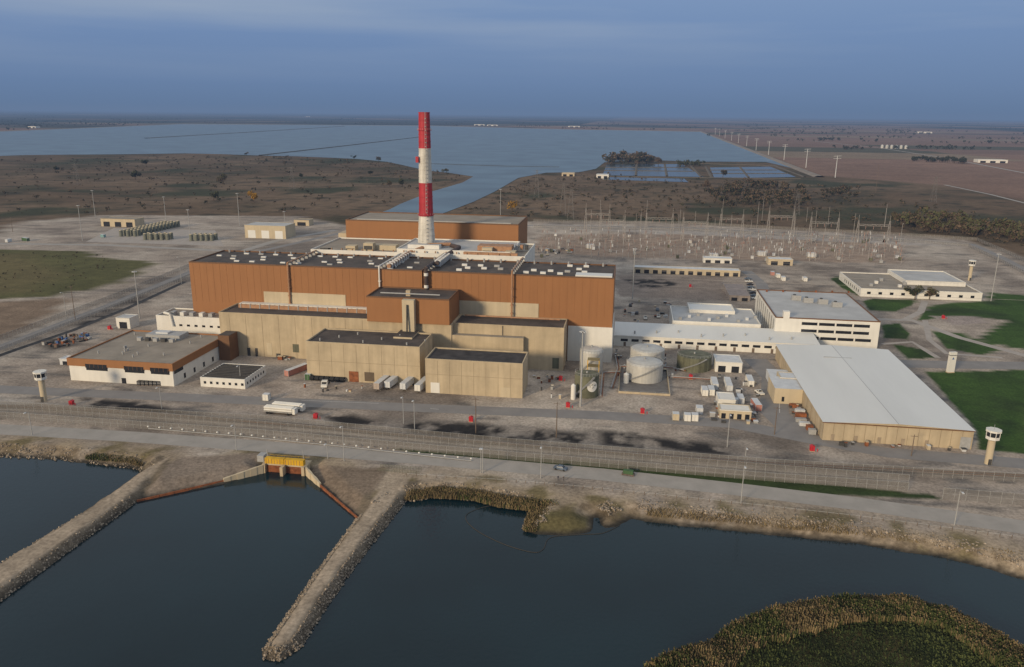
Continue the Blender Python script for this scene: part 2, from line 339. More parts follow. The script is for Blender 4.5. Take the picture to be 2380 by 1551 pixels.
roadobj('drainage_ditch',[(-100,862),(40,812),(170,768),(300,715),(430,655)],3.5,.04,mat('ditch_bottom',(.05,.047,.045),.9,.4,.3))
roadobj('visitor_road',[(2040,742),(2120,745),(2230,785),(2380,826),(2600,880)],5,.03,path)
roadobj('visitor_road',[(2080,845),(2200,848),(2380,850),(2700,860)],12,.034,road)
roadobj('footpath',[(2150,700),(2140,725),(2100,745)],4,.038,path)
roadobj('footpath',[(2150,745),(2160,790),(2200,822),(2330,832)],3,.038,path)
roadobj('footpath',[(2050,800),(2120,795),(2180,832)],3,.038,path)
roadobj('farm_road',[(1890,328),(2050,345),(2200,368),(2420,410)],9,.15,paleroad)
roadobj('farm_road',[(2195,430),(2300,452),(2420,482)],6,.15,paleroad)
for kk in range(5): roadobj('farm_road',[(1700+kk*90,308+kk*2-kk*kk),(2500,320+kk*9-kk*kk)],8,.16,dm)
b=MB();cm=mat('road_marking_white',(.6,.58,.54),.8,.15,2)
for q_ in ([(700,931),(880,938)],[(1000,950),(1020,952)],[(1810,880),(1812,960)]):
    strip(b,dens(poly(q_),4),.2,.042,cm)
b.obj('painted_line')
# railway
tr=[(-300,930),(0,944),(350,962),(700,990),(1050,1022),(1400,1050),(1800,1080),(2380,1108),(2700,1120)]
b=MB();P=dens(poly(tr),3);strip(b,P,4,.03,ballast)
for i in range(len(P)-1):
    d=(P[i+1]-P[i]).normalized();n_=Vector((-d.y,d.x))
    for o_ in(-.72,.72):
        a_=P[i]+n_*o_;c=P[i+1]+n_*o_; b.tube((a_.x,a_.y,.25),(c.x,c.y,.25),.09,rust,4)
    for k in range(3):
        p=P[i]+(P[i+1]-P[i])*k/3; b.tube((p.x-n_.x*1.3,p.y-n_.y*1.3,.1),(p.x+n_.x*1.3,p.y+n_.y*1.3,.1),.12,wood,4)
b.obj('railway_track')

# fences
def fence(name,pts,h,step=3,px=True,panel=True):
    b=MB();P=dens(poly(pts) if px else pts,step)
    for i,p in enumerate(P):
        b.tube((p.x,p.y,0),(p.x,p.y,h),.06,steel,4)
        if i:
            o=P[i-1]
            if panel: b.add([(o.x,o.y,.05),(p.x,p.y,.05),(p.x,p.y,h-.1),(o.x,o.y,h-.1)],[(0,1,2,3)],fm)
            b.tube((o.x,o.y,h),(p.x,p.y,h),.04,steel,4)
            b.tube((o.x,o.y,h*.5),(p.x,p.y,h*.5),.03,steel,4)
    return b.obj(name)
fence('perimeter_fence',[(-300,918),(0,950),(600,983),(1200,1040),(1800,1088),(2380,1122),(2700,1140)],3.2)
fence('perimeter_fence',[(-300,930),(0,964),(100,962),(600,1003),(1200,1058),(1800,1108),(2110,1132)],4.2)
fence('perimeter_fence',[(-300,938),(0,974),(600,1016),(1200,1070),(1800,1120),(2110,1142)],3.0)
fence('perimeter_fence',[(2190,1160),(2380,1175),(2700,1200)],3.8)
fence('perimeter_fence',[(-300,935),(0,822),(250,725),(480,630),(600,596)],3)
fence('perimeter_fence',[(-300,905),(0,793),(250,700),(470,610)],3)
fence('perimeter_fence',[(1240,530),(1600,537),(2150,566),(2250,574),(2330,612),(2560,730)],3,4)
fence('perimeter_fence',[(1240,517),(1600,522),(2150,552),(2270,560),(2350,595),(2560,700)],3,4)
b=MB();P=dens(poly([(945,1106),(1200,1122),(1400,1140),(1700,1172),(2000,1205),(2380,1255)]),3)
for i,p in enumerate(P):
    b.tube((p.x,p.y,-.6),(p.x,p.y,1),.1,wood,5)
    if i: b.tube((P[i-1].x,P[i-1].y,.8),(p.x,p.y,.8),.05,steel,4)
b.obj('guard_rail')
b=MB();P=dens(poly([(345,998),(560,1016),(800,1040),(1095,1073)]),4.4)
for i,p in enumerate(P):
    b.tube((p.x,p.y,0),(p.x,p.y,.9),.06,steel,4)
    for k in range(3): 
        b.cyl(p.x,p.y,.85+k*.18,1.03+k*.18,[.2,.4,.36][k],[.4,.36,.1][k],white,8)
    if i: b.tube((P[i-1].x,P[i-1].y,.3),(p.x,p.y,.3),.14,steel,6)
b.obj('beacon_light_row')

# ------------------------------------------------------------------ main buildings
b=MB(); b.bld(-215,-96.5,361,396,41,brown,tarroof,brownd); b.bld(-96.3,-6,362,396,40.6,brown,tarroof,brownd)
b.box(-26.5,-5.7,361.6,362.2,-.1,17,white); b.box(-6.2,-5.6,362.2,392,-.1,17,white)
for xa,xb in((613,803),(1050,1252)):
    yy=361 if xa<900 else 362
    A=upright(xa,678 if xa<900 else 698,yy);B=upright(xb,685 if xa<900 else 706,yy)
    b.box(A[0],B[0],yy-.25,yy+.1,20,(A[1]+B[1])/2,concl)
for row,yy in enumerate((368,374,381,389)):
    for k in range(26):
        xx=-211+k*8.1+(row%2)*3
        if -104<xx<-84 or xx>-10 or random.random()<.35: continue
        b.box(xx,xx+2.6,yy,yy+1.1,40.0,41.0,whiter if random.random()<.8 else steel)
for k in range(24): xx=-210+k*8.6; b.cyl(xx,393,40.0,41.8,.5,.5,steel,8)
b.box(-24,-7,364,371,39.9,40.9,whiter)
for k in range(60): xx=-213+k*3.5; b.box(xx,xx+.12,360.93 if xx<-96.5 else 361.93,361.2 if xx<-96.5 else 362.2,21,40.3,brown)
b.obj('turbine_hall')
def ductrun(name,xpx,ypx,zl,r,mt,seg=False,y1=400):
    x0,_=upright(xpx,ypx,360); b=MB(); b.pipe([(x0,y1,42.3),(x0,360,42.3),(x0,360,zl)],r,mt,10)
    for k in range(7): yy=363+k*5; b.box(x0-r-.3,x0+r+.3,yy,yy+.3,40.4,42.6,steel)
    for k in range(int((41-zl)/4)): zz=zl+k*4; b.box(x0-r-.2,x0+r+.2,359.6,361.3,zz,zz+.3,mt)
    if seg:
        for k in range(5): zz=27+k*2.9; b.cyl(x0,360,zz,zz+1.4,r+.15,r+.15,[white,ductd][k%2],12)
    return b.obj(name)
ductrun('ventilation_duct',668,615,22,.45,duct); ductrun('ventilation_duct',881,628,27,.4,white); ductrun('ventilation_duct',990,632,27,.9,ductd,True); ductrun('ventilation_duct',1190,638,18,.45,duct)
b=MB(); b.pipe([(-94,412,45.5),(-104,408,45.5),(-113,398,42.6),(-113,372,42.2),(-113,362,42.2)],1.0,duct,10); b.pipe([(-94,412,45),(-88,406,45),(-92,396,42.8),(-92,372,42.5)],1.1,ductd,10)
for k in range(9): b.box(-114.4,-111.6,364+k*4,364.8+k*4,40.4,43.4,pale); b.box(-93.5,-90.5,374+k*2.5,374.6+k*2.5,40.6,43.8,pale)
b.obj('exhaust_duct')
b=MB(); b.bld(-166,-52,396.3,439,43,white,gravroof); b.bld(-120,-60,399,436,44.5,white,greyroof)
for px_,py_ in((757,581),(817,572),(858,566),(1133,577),(1187,585)):
    xx,zz=upright(px_,py_,402); b.box(xx-2.6,xx+2.6,400,405,42.4,zz+.3,concl); b.box(xx-2.2,xx+2.2,399.8,400.1,43.2,zz-1,darksteel)
for k in range(18): xx=-155+k*5.6; b.box(xx,xx+.4,397,398,42.2,43.9,duct)
b.box(-84,-56,397,399,42.5,44.2,duct); b.box(-78,-60,404,412,44,46.5,duct); b.box(-135,-122,404,410,42,45,concl)
for k in range(9): b.box(-75+k*2.6,-73.6+k*2.6,413,416,43.6,46,[steel,duct,darksteel][k%3])
b.obj('auxiliary_building')
A=upright(803,510,440);B=upright(1205,522,440);zr=(A[1]+B[1])/2
yb=site(1228,502,zr)[1]
b=MB(); b.bld(A[0],B[0],440,yb,zr,brown,gravroof,brownd); b.box(A[0]-7,A[0]-.05,446,yb-8,0,zr-9,concl)
b.box(A[0]+5,B[0]-5,445,446,zr-.7,zr-.1,steel)
b.obj('reactor_building')
# stack
sx=upright(992,585,413)[0]
b=MB(); z0=44;zt=113.2
def zpx(p): return upright(991,p,413)[1]
ed=[z0,zpx(502),zpx(425),zpx(345),zt]; ms=[chwhite,red,chwhite,red]
rad=lambda zz: 4.0-(zz-z0)/(zt-z0)*1.15 if zz>62 else 4.7-(zz-44)/18*1.0
for i in range(4):
    k=5; 
    for j in range(k):
        a0=ed[i]+(ed[i+1]-ed[i])*j/k;a1=ed[i]+(ed[i+1]-ed[i])*(j+1)/k
        b.cyl(sx,413,a0,a1,rad(a0),rad(a1),ms[i],32); b.cyl(sx,413,a1-.35,a1-.05,rad(a1)+.14,rad(a1)+.14,ms[i],32)
b.cyl(sx,413,zt-.3,zt+.02,2.9,2.9,red,32,cap=rubber)
for zz in (ed[1]+.5,(ed[3]+ed[4])/2):
    b.cyl(sx,413,zz,zz+.25,rad(zz)+.7,rad(zz)+.7,ms[1] if zz<90 else red,24)
    for k in range(16): a_=k*math.pi/8; b.tube((sx+(rad(zz)+.6)*math.cos(a_),413+(rad(zz)+.6)*math.sin(a_),zz),(sx+(rad(zz)+.6)*math.cos(a_),413+(rad(zz)+.6)*math.sin(a_),zz+1.2),.05,steel,4)
for k in range(34): zz=z0+k*2; b.box(sx+1.0,sx+1.7,413-rad(zz)-.45,413-rad(zz)+.4,zz,zz+.25,steel)
b.tube((sx+1,413-rad(62)-.4,62),(sx+1,413-rad(zt)-.4,zt),.08,steel,4); b.tube((sx+1.7,413-rad(62)-.4,62),(sx+1.7,413-rad(zt)-.4,zt),.08,steel,4)
b.box(sx-8,sx+9,404,421,43,46,white,greyroof); b.box(sx-4,sx-2.6,413-4,413-2.5,88,91,red)
b.obj('ventilation_stack')

# front concrete blocks
jt=mat('joint',(.27,.215,.145))
b=MB(); b.bld(-191,-117,342,361,21,conc,tarroof,conc); b.bld(-116.97,-78,341,360.9,20.5,conc,tarroof,conc); b.bld(-77.97,-27,345,361.9,20.3,conc,tarroof,conc)
b.box(-188,-119,357,360.5,20.4,22,white); b.box(-187,-118,354,354.6,20.4,22.2,duct)
b.box(-84,-45,341.5,345,0,15.5,conc,gravroof)
for k in range(14): b.box(-186+k*4.9,-185.6+k*4.9,353.8,355,20.3,22.4,steel)
b.pipe([(-75,357,21),(-30,357,21)],.4,duct)
for x_,z_,w_,h_ in((-168,1,2.5,6),(-155,3,3,4),(-145,1,2,8),(-66,3,2,3),(-32,1,3,5)): b.box(x_,x_+w_,341.9 if x_<-100 else 344.9,342.2 if x_<-100 else 345.2,z_,z_+h_,[concl,tankgr][int(w_)%2])
b.box(-178,-176.5,341.8,342.1,0,4,darksteel);b.box(-174,-172.8,341.8,342.1,0,4,darksteel);b.pipe([(-55,344.8,20),(-55,344.8,1)],.15,darksteel)
for k in range(9): xx=-186+k*8.2; b.box(xx,xx+.15,341.95,342.1,0,20.3,jt)
b.obj('concrete_heater_bay')
b=MB(); b.bld(-117,-78.5,339.5,361,32.5,brown,tarroof,brownd,z0=20.6); 
b.box(-99.5,-94,336.5,339.4,14,32,concl); b.box(-101,-92.5,327,339,14.4,17.5,concl,tarroof); b.pipe([(-97,336,30),(-97,335,18)],.4,darksteel)
b.pipe([(-112,345,33),(-84,345,33)],.3,steel); b.box(-100,-98,345,347,31.8,34.5,conc)
b.obj('brown_penthouse')
def fromtop(fl,fr,y0,back):
    A=upright(*fl,y0);B=upright(*fr,y0);z=(A[1]+B[1])/2;return A[0],B[0],y0,site(*back,z)[1],z
x0,x1,y0,y1,z1=fromtop((710,795),(975,805),314,(1010,775)); b=MB(); b.bld(x0,x1,y0,min(y1,340.8),z1,conc,tarroof,conc)
def panel(b,pxa,pya,pxb,pyb,y,m,t=.12):
    A=upright(pxa,pya,y);B=upright(pxb,pyb,y); b.box(A[0],B[0],y-t,y+.05,B[1],A[1],m)
panel(b,811,863,834,889,314,rust);panel(b,847,865,870,887,314,mat('door_brown',(.12,.09,.06)));
for k in range(8): b.cyl(x0+5+k*6.5,y0+4+(k%3)*6,z1-.6,z1+.5,.35,.35,steel,8)
for k in range(1,9): xx=x0+(x1-x0)*k/9; b.box(xx,xx+.1,y0-.05,y0+.05,0,z1-.7,jt)
b.box(x0,x1,y0-.055,y0+.05,z1*.5,z1*.5+.1,jt)
b.obj('concrete_radwaste_building')
x0,x1,y0,y1,z1=fromtop((988,833),(1215,846),306,(1230,818)); b=MB(); b.bld(x0,x1,y0,y1,z1,conc,blackroof,conc)
panel(b,1001,889,1022,914,306,white);panel(b,1163,900,1186,926,306,concl)
for k in range(1,8): xx=x0+(x1-x0)*k/8; b.box(xx,xx+.1,y0-.05,y0+.05,0,z1-.7,jt)
b.box(x0,x1,y0-.055,y0+.05,z1*.55,z1*.55+.1,jt)
b.obj('concrete_offgas_building')
x0,x1,y0,y1,z1=fromtop((362,733),(520,740),350,(375,718)); b=MB(); b.bld(x0,-191.1,350,366,z1,white,gravroof)
for k in range(5): b.box(x0+6+k*5,x0+8+k*5,353,356,z1-.7,z1+1.2,[steel,white][k%2])
b.pipe([(x0+4,351,z1+1.2),(x0+8,349.4,z1+1),(x0+9,349.2,z1-5)],.6,white)
for k in range(7): b.box(x0+12+k*4,x0+13.6+k*4,349.93,350.1,z1-5,z1-4,glass)
b.obj('white_annex_building')
b=MB(); zD=(upright(170,825,295)[1]+upright(403,853,295)[1])/2
X0,X1,Y0_,Y1_=-236,-188,295,341
b.box(X0,X1,Y0_,Y1_,-.1,zD-3.4,white); b.bld(X0-.4,X1+.4,Y0_-.4,Y1_+.4,zD,brown,gravroof,brown,z0=zD-3.4)
for a_,c in((-228,-218),(-210,-201),(-198,-189.5)):
    b.box(a_,c,Y0_-.46,Y0_-.35,zD-3.9,zD-2.2,glass); b.box(a_,c,Y0_-.06,Y0_+.05,zD-5.1,zD-3.5,glass)
    k=a_
    while k<c: b.box(k,k+.12,Y0_-.5,Y0_-.35,zD-3.9,zD-2.2,brownd); k+=2
for k in range(4): b.box(X1-.05,X1+.06,Y0_+8+k*8,Y0_+9.5+k*8,1,3.2,glass)
b.box(X1-.05,X1+.06,Y0_+1,Y0_+8,zD-5.1,zD-3.5,glass)
for i in range(16): 
    xx=X0+4+random.random()*40;yy=Y0_+6+random.random()*36;b.cyl(xx,yy,zD-.7,zD+.6,.35,.35,steel,8)
b.box(-222,-205,330,338,zD-.7,zD+1.6,steel); b.box(-218,-212,332,336,zD+1.6,zD+2.3,pale); 
for i in range(5): b.box(-224+i*4,-222+i*4,326,328,zD-.7,zD+.9,[steel,darksteel][i%2])
b.box(-187.5,-182,333,341.2,0,zD+2,brownd,tarroof); b.box(-212,-210,294.9,295.1,0,2.4,glass)
b.obj('brown_office_building')
b=MB(); b.bld(-177,-157,297,317,4.2,white,blackroof,white,p=.2)
for k in range(7): b.box(-175.5+k*2.8,-174.4+k*2.8,296.94,297.1,1.4,2.5,glass); b.box(-157.1,-156.94,299+k*2.5,300+k*2.5,1.4,2.5,glass)
for k in range(9): b.box(-177,-157,298+k*2,298.2+k*2,3.9,4.35,darksteel)
b.obj('modular_office')
# service building
x0,x1,y0,y1,z1=fromtop((1442,777),(1905,799),391,(1440,753)); b=MB(); x0=-5.4
b.box(x0,x1,391,y1,-.1,z1-.55,white); b.add([(x0,390.6,z1-.5),(x1+.3,390.6,z1-.5),(x1+.3,y1,z1+1.2),(x0,y1,z1+1.2)],[(0,1,2,3)],whiter); b.box(x0,x1,390.6,390.97,z1-1.1,z1-.52,white)
b.add([(x1+.3,390.6,z1-.5),(x1+.3,y1,z1-.5),(x1+.3,y1,z1+1.2)],[(0,1,2)],white)
for k in range(16): xx=x0+3.5+k*5.4; b.box(xx,xx+3.6,390.93,391.1,z1-3.6,z1-2.3,glass); 
for k in range(9): xx=x0+5+k*9; b.box(xx,xx+1.2,390.9,391.1,0,2.2,wood)
for k in range(8): b.cyl(5+k*11,394+(k%3)*2.5,z1-.5,z1+1.3,.4,.4,steel,8)
b.obj('service_building')
ySB=y1
b=MB(); zz=9
b.bld(site(1565,752,zz)[0],site(1770,757,zz)[0],ySB+1,site(1600,712,zz)[1],zz,white,greyroof); b.bld(site(1600,712,10)[0],site(1705,718,10)[0],site(1600,720,10)[1],site(1600,704,10)[1],10.2,white,whiter)
for k in range(9): b.box(28+k*5,29.5+k*5,ySB+6+(k%3)*5,ySB+8+(k%3)*5,8.3,9.8,[steel,pale][k%2])
b.obj('workshop_building')
x0,x1,y0,y1,z1=fromtop((1803,738),(2047,746),408,(1980,681)); b=MB(); b.bld(x0,x1,408,y1,z1,white,greyroof,brownd,p=.5)
for k in range(3):
    zb=z1-3.6-k*3.7
    xa=x0+13 if k<2 else x0+6
    while xa<x1-4:
        b.box(xa,min(xa+7.6,x1-2),407.93,408.1,zb,zb+1.5,glass); xa+=8.4
for k in range(9): yy=408+4+k*(y1-408-6)/9; b.box(x0-.07,x0+.05,yy,yy+.9,1,z1-2,glass)
for k,(px_,py_) in enumerate(((1850,695),(1878,701),(1912,704),(1945,711))):
    xx,yy=site(px_,py_,z1); b.box(xx-2.5,xx+2.5,yy-1.5,yy+1.5,z1-.6,z1+2.2,steel); b.cyl(xx-1,yy,z1+2.2,z1+2.6,.8,.8,darksteel,10); b.box(xx-1.5,xx+1.5,yy+1.6,yy+4,z1-.6,z1+1.5,pale)
xx,yy=site(1828,738,z1); b.box(xx-1.5,xx+1.5,yy,yy+3,z1-.6,z1+3,white)
for k in range(6): xx,yy=site(1780+k*38,676+k*.5,z1); b.box(xx,xx+.9,yy-.9,yy,z1-.6,z1+.6,rust)
b.obj('white_office_building')
# warehouse
x0,x1,y0,y1,z1=fromtop((1915,978),(2265,999),281.5,(1829,800)); b=MB(); xm=(x0+x1)/2
b.box(x0,x1,281.5,y1,-.1,z1-.45,conc)
b.add([(x0-.4,281.1,z1-.4),(xm,281.1,z1+.5),(xm,y1+.3,z1+.5),(x0-.4,y1+.3,z1-.4)],[(0,1,2,3)],whiter); b.add([(xm,281.1,z1+.5),(x1+.4,281.1,z1-.4),(x1+.4,y1+.3,z1-.4),(xm,y1+.3,z1+.5)],[(0,1,2,3)],whiter)
b.add([(x0,281.49,z1-.5),(x1,281.49,z1-.5),(xm,281.49,z1+.46)],[(0,1,2)],conc); b.box(x0-.4,x1+.4,281.15,281.4,z1-.75,z1-.42,brownd)
b.box(xm-.1,xm+.1,281.2,y1,z1+.42,z1+.54,steel)
b.box(xm-8,xm+4,362,362.6,z1-.2,z1+.5,steel)
for k in range(14): xx=x0+(x1-x0)*k/14; b.box(xx,xx+.1,281.43,281.55,0,z1-.8,jt)
for k in range(5): b.box(x0+3+k*8,x0+4.2+k*8,281.4,281.6,0,2.4,mat('door_tan',(.3,.24,.17)))
b.box(x1-4,x1-.5,281.4,281.6,0,4.5,steel)
for k in range(12): b.box(x0-.06,x0+.1,285+k*8,285.3+k*8,0,z1-.5,jt)
b.box(x0-11,x0-.05,318,334,0,6.5,concl,pale); b.box(x0-9,x0-.05,338,352,0,4,pale); b.box(x0-8,x0-7,317.9,318.1,1,3,glass)
for k in range(8): b.box(x0-6+random.random()*3,x0-2+random.random(),286+k*4,288+k*4,0,1+random.random(),[steel,rust,pale][k%3])
b.obj('warehouse')
b=MB(); zg=5.5
xa,ya=site(2000,690);xb,_=site(2280,700); b.bld(xa,xb,535,site(1957,632,zg)[1],zg,white,gravroof,white)
A=site(2130,668,7.5);B=site(2265,668,7.5); b.bld(A[0],B[0],556,site(2095,628,7.5)[1],7.8,white,greyroof,white)
for k in range(10): xx=xa+4+k*7; b.box(xx,xx+2.2,534.9,535.1,1.8,3.4,glass)
for k in range(8): b.box(xa-.07,xa+.1,540+k*5,541.2+k*5,1.6,3.6,glass)
for k in range(6): xx=xa+8+k*6; b.box(xx,xx+2,545+(k%3)*10,547+(k%3)*10,zg-.7,zg+1.2,[steel,white][k%2])
b.obj('gatehouse')

def small(name,pl,pr,h,dep,wall,roof,doors=2,door=glass):
    A=site(*pl);B=site(*pr);yy=(A[1]+B[1])/2;b=MB();b.bld(A[0],B[0],yy,yy+dep,h,wall,roof,p=.15)
    w=B[0]-A[0]
    for k in range(doors): xx=A[0]+w*(k+.5)/doors; b.box(xx-w*.28/doors,xx+w*.28/doors,yy-.06,yy+.05,.05,h*.6,door)
    b.box(A[0]-.2,B[0]+.2,yy-.2,yy-.04,h-.25,h+.05,roof); return b.obj(name)
small('cask_storage_garage',(232,527),(318,528),8,16,concl,gravroof,3)
small('storage_building',(570,553),(665,556),12,22,concl,greyroof,3,whiter)
small('storage_shed',(682,525),(720,525),6,12,concl,gravroof,1)
small('storage_shed',(265,766),(310,762),6,8,white,greyroof,1)
small('switchyard_control_house',(1635,612),(1700,612),4,9,white,pale,3)
small('switchyard_control_house',(1785,616),(1842,618),5,10,concl,pale,2)
small('long_office_trailer',(1472,637),(1718,641),4.5,9,concl,pale,12)
small('office_trailer',(1695,700),(1742,700),3.5,38,mat('trailer_tan',(.3,.26,.23)),mat('trailer_roof',(.26,.22,.2)),2)
small('pump_house',(1662,866),(1723,866),5,12,white,pale,2)
small('office_trailer',(1672,973),(1745,976),3.6,7,concl,white,4)
small('office_trailer',(1668,950),(1708,952),4,9,white,white,1)
small('yard_shed',(1810,915),(1855,915),7,8,concl,pale,1)
small('yard_shed',(140,848),(170,850),3,5,pale,pale,1)
small('farmhouse',(2270,378),(2345,380),8,30,white,white,3)
small('pump_house',(1385,416),(1415,414),7,20,white,pale,2); small('pump_house',(1305,410),(1335,410),6,20,concl,concl,2)
for p in((60,298),(1130,293),(1320,296),(700,272),(2135,310),(1100,292)): small('farm_building',(p[0],p[1]),(p[0]+28,p[1]),10,40,white,white,2)
b=MB()
for k in range(6): X_,Y_=site(2050+k*11,345+k*.3); b.cyl(X_,Y_,0,11,5.5,5.5,tanksil,16); b.cyl(X_,Y_,11,14,5.5,.5,tanksil,16)
b.obj('grain_silos')

def tank(px_,pyt,pyb,rp,mt,roof,dome=.12):
    X_,Y_=site(px_,pyb); r=rp/F*math.hypot(Y_,H); yc=Y_+r; _,z=upright(px_,pyt,yc); b=MB(); b.cyl(X_,yc,0,z,r,r,mt,36,cap=roof)
    for k in range(4):
        a0=k/4*math.pi/2;a1=(k+1)/4*math.pi/2; b.cyl(X_,yc,z+math.sin(a0)*r*dome,z+math.sin(a1)*r*dome,(r+.02)*math.cos(a0),max(.05,(r+.02)*math.cos(a1)),roof,36)
    for k in range(1,5): b.cyl(X_,yc,z*k/5,z*k/5+.12,r+.05,r+.05,mt,36)
    for k in range(24):
        a_=k*math.pi/12;b.tube((X_+r*math.cos(a_),yc+r*math.sin(a_),z),(X_+r*math.cos(a_),yc+r*math.sin(a_),z+1.1),.05,steel,4)
        a2=(k+1)*math.pi/12;b.tube((X_+r*math.cos(a_),yc+r*math.sin(a_),z+1.1),(X_+r*math.cos(a2),yc+r*math.sin(a2),z+1.1),.05,steel,4)
    for k in range(28):
        a_=-2.6+k*.06; zz=z*k/28; b.box(X_+(r+.5)*math.cos(a_)-.5,X_+(r+.5)*math.cos(a_)+.5,yc+(r+.5)*math.sin(a_)-.4,yc+(r+.5)*math.sin(a_)+.4,zz,zz+.12,steel)
    b.cyl(X_,yc,z+r*dome-.1,z+r*dome+.7,.4,.4,steel,8)
    return b,X_,yc,r,z
tank(1372,815,873,27,tanksil,tanksil,.35)[0].obj('storage_tank')
tank(1503,810,868,39,tanksil,tanksil,.12)[0].obj('storage_tank')
tank(1497,842,893,42,tanksil,tanksil,.2)[0].obj('storage_tank')
tank(1615,824,867,39,tankgr,tankgr,.05)[0].obj('storage_tank')
b,X_,yc,r,z=tank(1361,868,927,28,tankgr,tankgr,.05)
n=28;cen=-math.pi/2+.55;R=2.3;vs=[(X_+(r+.12)*math.cos(cen),yc+(r+.12)*math.sin(cen),z*.55)]
for k in range(n): a_=2*math.pi*k/n; th=cen+R*math.cos(a_)/r; vs.append((X_+(r+.12)*math.cos(th),yc+(r+.12)*math.sin(th),z*.55+R*math.sin(a_)))
b.add(vs,[(0,1+k,1+(k+1)%n) for k in range(n)],white)
for da,dz in((-.1,.6),(.15,.2),(-.05,-.7)):
    th=cen+da;b.tube((X_+(r+.14)*math.cos(th),yc+(r+.14)*math.sin(th),z*.55+dz),(X_+(r+.14)*math.cos(th+.12),yc+(r+.14)*math.sin(th+.12),z*.55+dz+.5),.12,tankgr,5)
b.obj('storage_tank')
X_,Y_=site(1332,928);b=MB();b.cyl(X_,Y_,0,6,1,1,white,14);b.cyl(X_,Y_,6,6.7,1,.2,white,14);b.obj('nitrogen_tank')
X_,Y_=site(1455,890);b=MB();b.cyl(X_,Y_,0,4,1.2,1.2,white,14);b.cyl(X_,Y_,4,4.7,1.2,.2,white,14);b.obj('nitrogen_tank')
x0,y0=site(1437,914);x1,_=site(1557,916);_,y1=site(1550,862)
fence('bund_fence',[(x0,y0),(x1,y0),(x1,y1)],1.4,3,px=False,panel=False)
b=MB();b.box(x0,x1,y0,y0+.3,0,.9,conc);b.box(x1-.3,x1,y0+.3,y1,0,.9,conc);b.box(x0,x0+.3,y0+.3,y1,0,.9,conc);b.box(x0+.3,x1-.3,y0+.3,y1,0,.06,mat('bund_floor',(.16,.15,.14)));b.obj('tank_bund_wall')
b=MB(); X_,Y_=site(1378,880)
for i in range(3):
    for a_,c in((-2.5,-2),(2.5,-2),(2.5,2),(-2.5,2)): b.tube((X_+a_,Y_+c,i*3),(X_+a_,Y_+c,i*3+3),.15,yellow,4)
    b.box(X_-2.6,X_+2.6,Y_-2.1,Y_+2.1,i*3+2.9,i*3+3.05,mat('grating',(.25,.2,.1)))
b.obj('access_scaffold')
b=MB()
for q_ in ([(1395,925),(1400,870),(1440,868)],[(1440,855),(1560,858),(1590,865)],[(1560,880),(1650,885)],[(1420,905),(1435,860),(1430,830)]):
    P=poly(q_); b.pipe([(p[0],p[1],.9) for p in P],.25,steel,6); b.pipe([(p[0]+.8,p[1]-.5,.8) for p in P],.18,rust,6)
b.obj('yard_pipework')

b=MB();
def cask(X_,Y_): b.cyl(X_,Y_,0,5.6,1.7,1.7,caskm,16); b.cyl(X_,Y_,5.6,6.0,1.3,1.2,concl,16)
P0=Vector(site(282,550));P1=Vector(site(385,527));
for i in range(13):
    for j in range(3):
        p=P0+(P1-P0)*i/12.; cask(p.x+j*6,p.y+j*1.5)
for i in range(5):
    for j in range(2): X_,Y_=site(338+i*13,558);cask(X_,Y_+j*6)
for i in range(5): X_,Y_=site(445+i*12,560);cask(X_,Y_);cask(X_,Y_+7)
b.obj('storage_casks')
sheet('cask_pad',poly([(200,562),(265,530),(500,536),(520,572)]),.03,path)

def gtower(px_,pyb,pyt):
    X_,Y_=site(px_,pyb); zt=upright(px_,pyt,Y_)[1]
    b=MB(); b.cyl(0,0,0,zt*.68,1.15,1.15,concl,20); b.cyl(0,0,zt*.68,zt*.72,1.2,2.1,concl,8); b.cyl(0,0,zt*.72,zt*.8,2.2,2.2,white,8); b.cyl(0,0,zt*.8,zt*.93,2.1,2.1,glass,8); b.cyl(0,0,zt*.93,zt*.98,2.5,2.5,white,8)
    for i in range(8): a_=i*math.pi/4;b.tube((2.12*math.cos(a_),2.12*math.sin(a_),zt*.79),(2.12*math.cos(a_),2.12*math.sin(a_),zt*.94),.12,white,4)
    b.tube((0,0,zt*.98),(0,0,zt*1.12),.06,steel,4); b.box(-.5,.5,-1.3,-1.1,0,2.1,darksteel)
    b.obj('guard_tower',(X_,Y_,0))
gtower(103,932,862);gtower(2296,1078,996);gtower(2253,652,604)

def zat(px_,pyt,Y_): return upright(px_,pyt,Y_)[1]
def lamp(px_,pyt,pyb,r=.13,kind='arm'):
    X_,Y_=site(px_,pyb);h=upright(px_,pyt,Y_)[1];b=MB();b.cyl(0,0,0,h,r*1.3,r*.8,steel if kind!='wood' else wood,8)
    if kind=='arm': b.tube((0,0,h),(0,-1.6,h+.2),.07,steel,4);b.box(-.25,.25,-2.3,-1.3,h+.1,h+.3,pale)
    elif kind=='ring':
        b.cyl(0,0,h-.2,h+.2,.7,.7,steel,10)
        for i in range(6): a_=i*math.pi/3;b.box(1.1*math.cos(a_)-.25,1.1*math.cos(a_)+.25,1.1*math.sin(a_)-.25,1.1*math.sin(a_)+.25,h-.3,h,pale)
    elif kind=='wood': b.tube((-1.2,0,h-.6),(1.2,0,h-.6),.1,wood,4)
    return b.obj('street_lamp' if kind=='arm' else ('floodlight_mast' if kind=='ring' else 'utility_pole'),(X_,Y_,0))
lamp(1349,770,945,.35,'ring')
for a_ in((1470,578,695),(2303,590,700),(386,458,515),(557,450,525),(443,488,558),(222,443,507),(325,632,740),(192,478,560),(1163,440,520),(662,492,520)): lamp(*a_,.25,'ring')
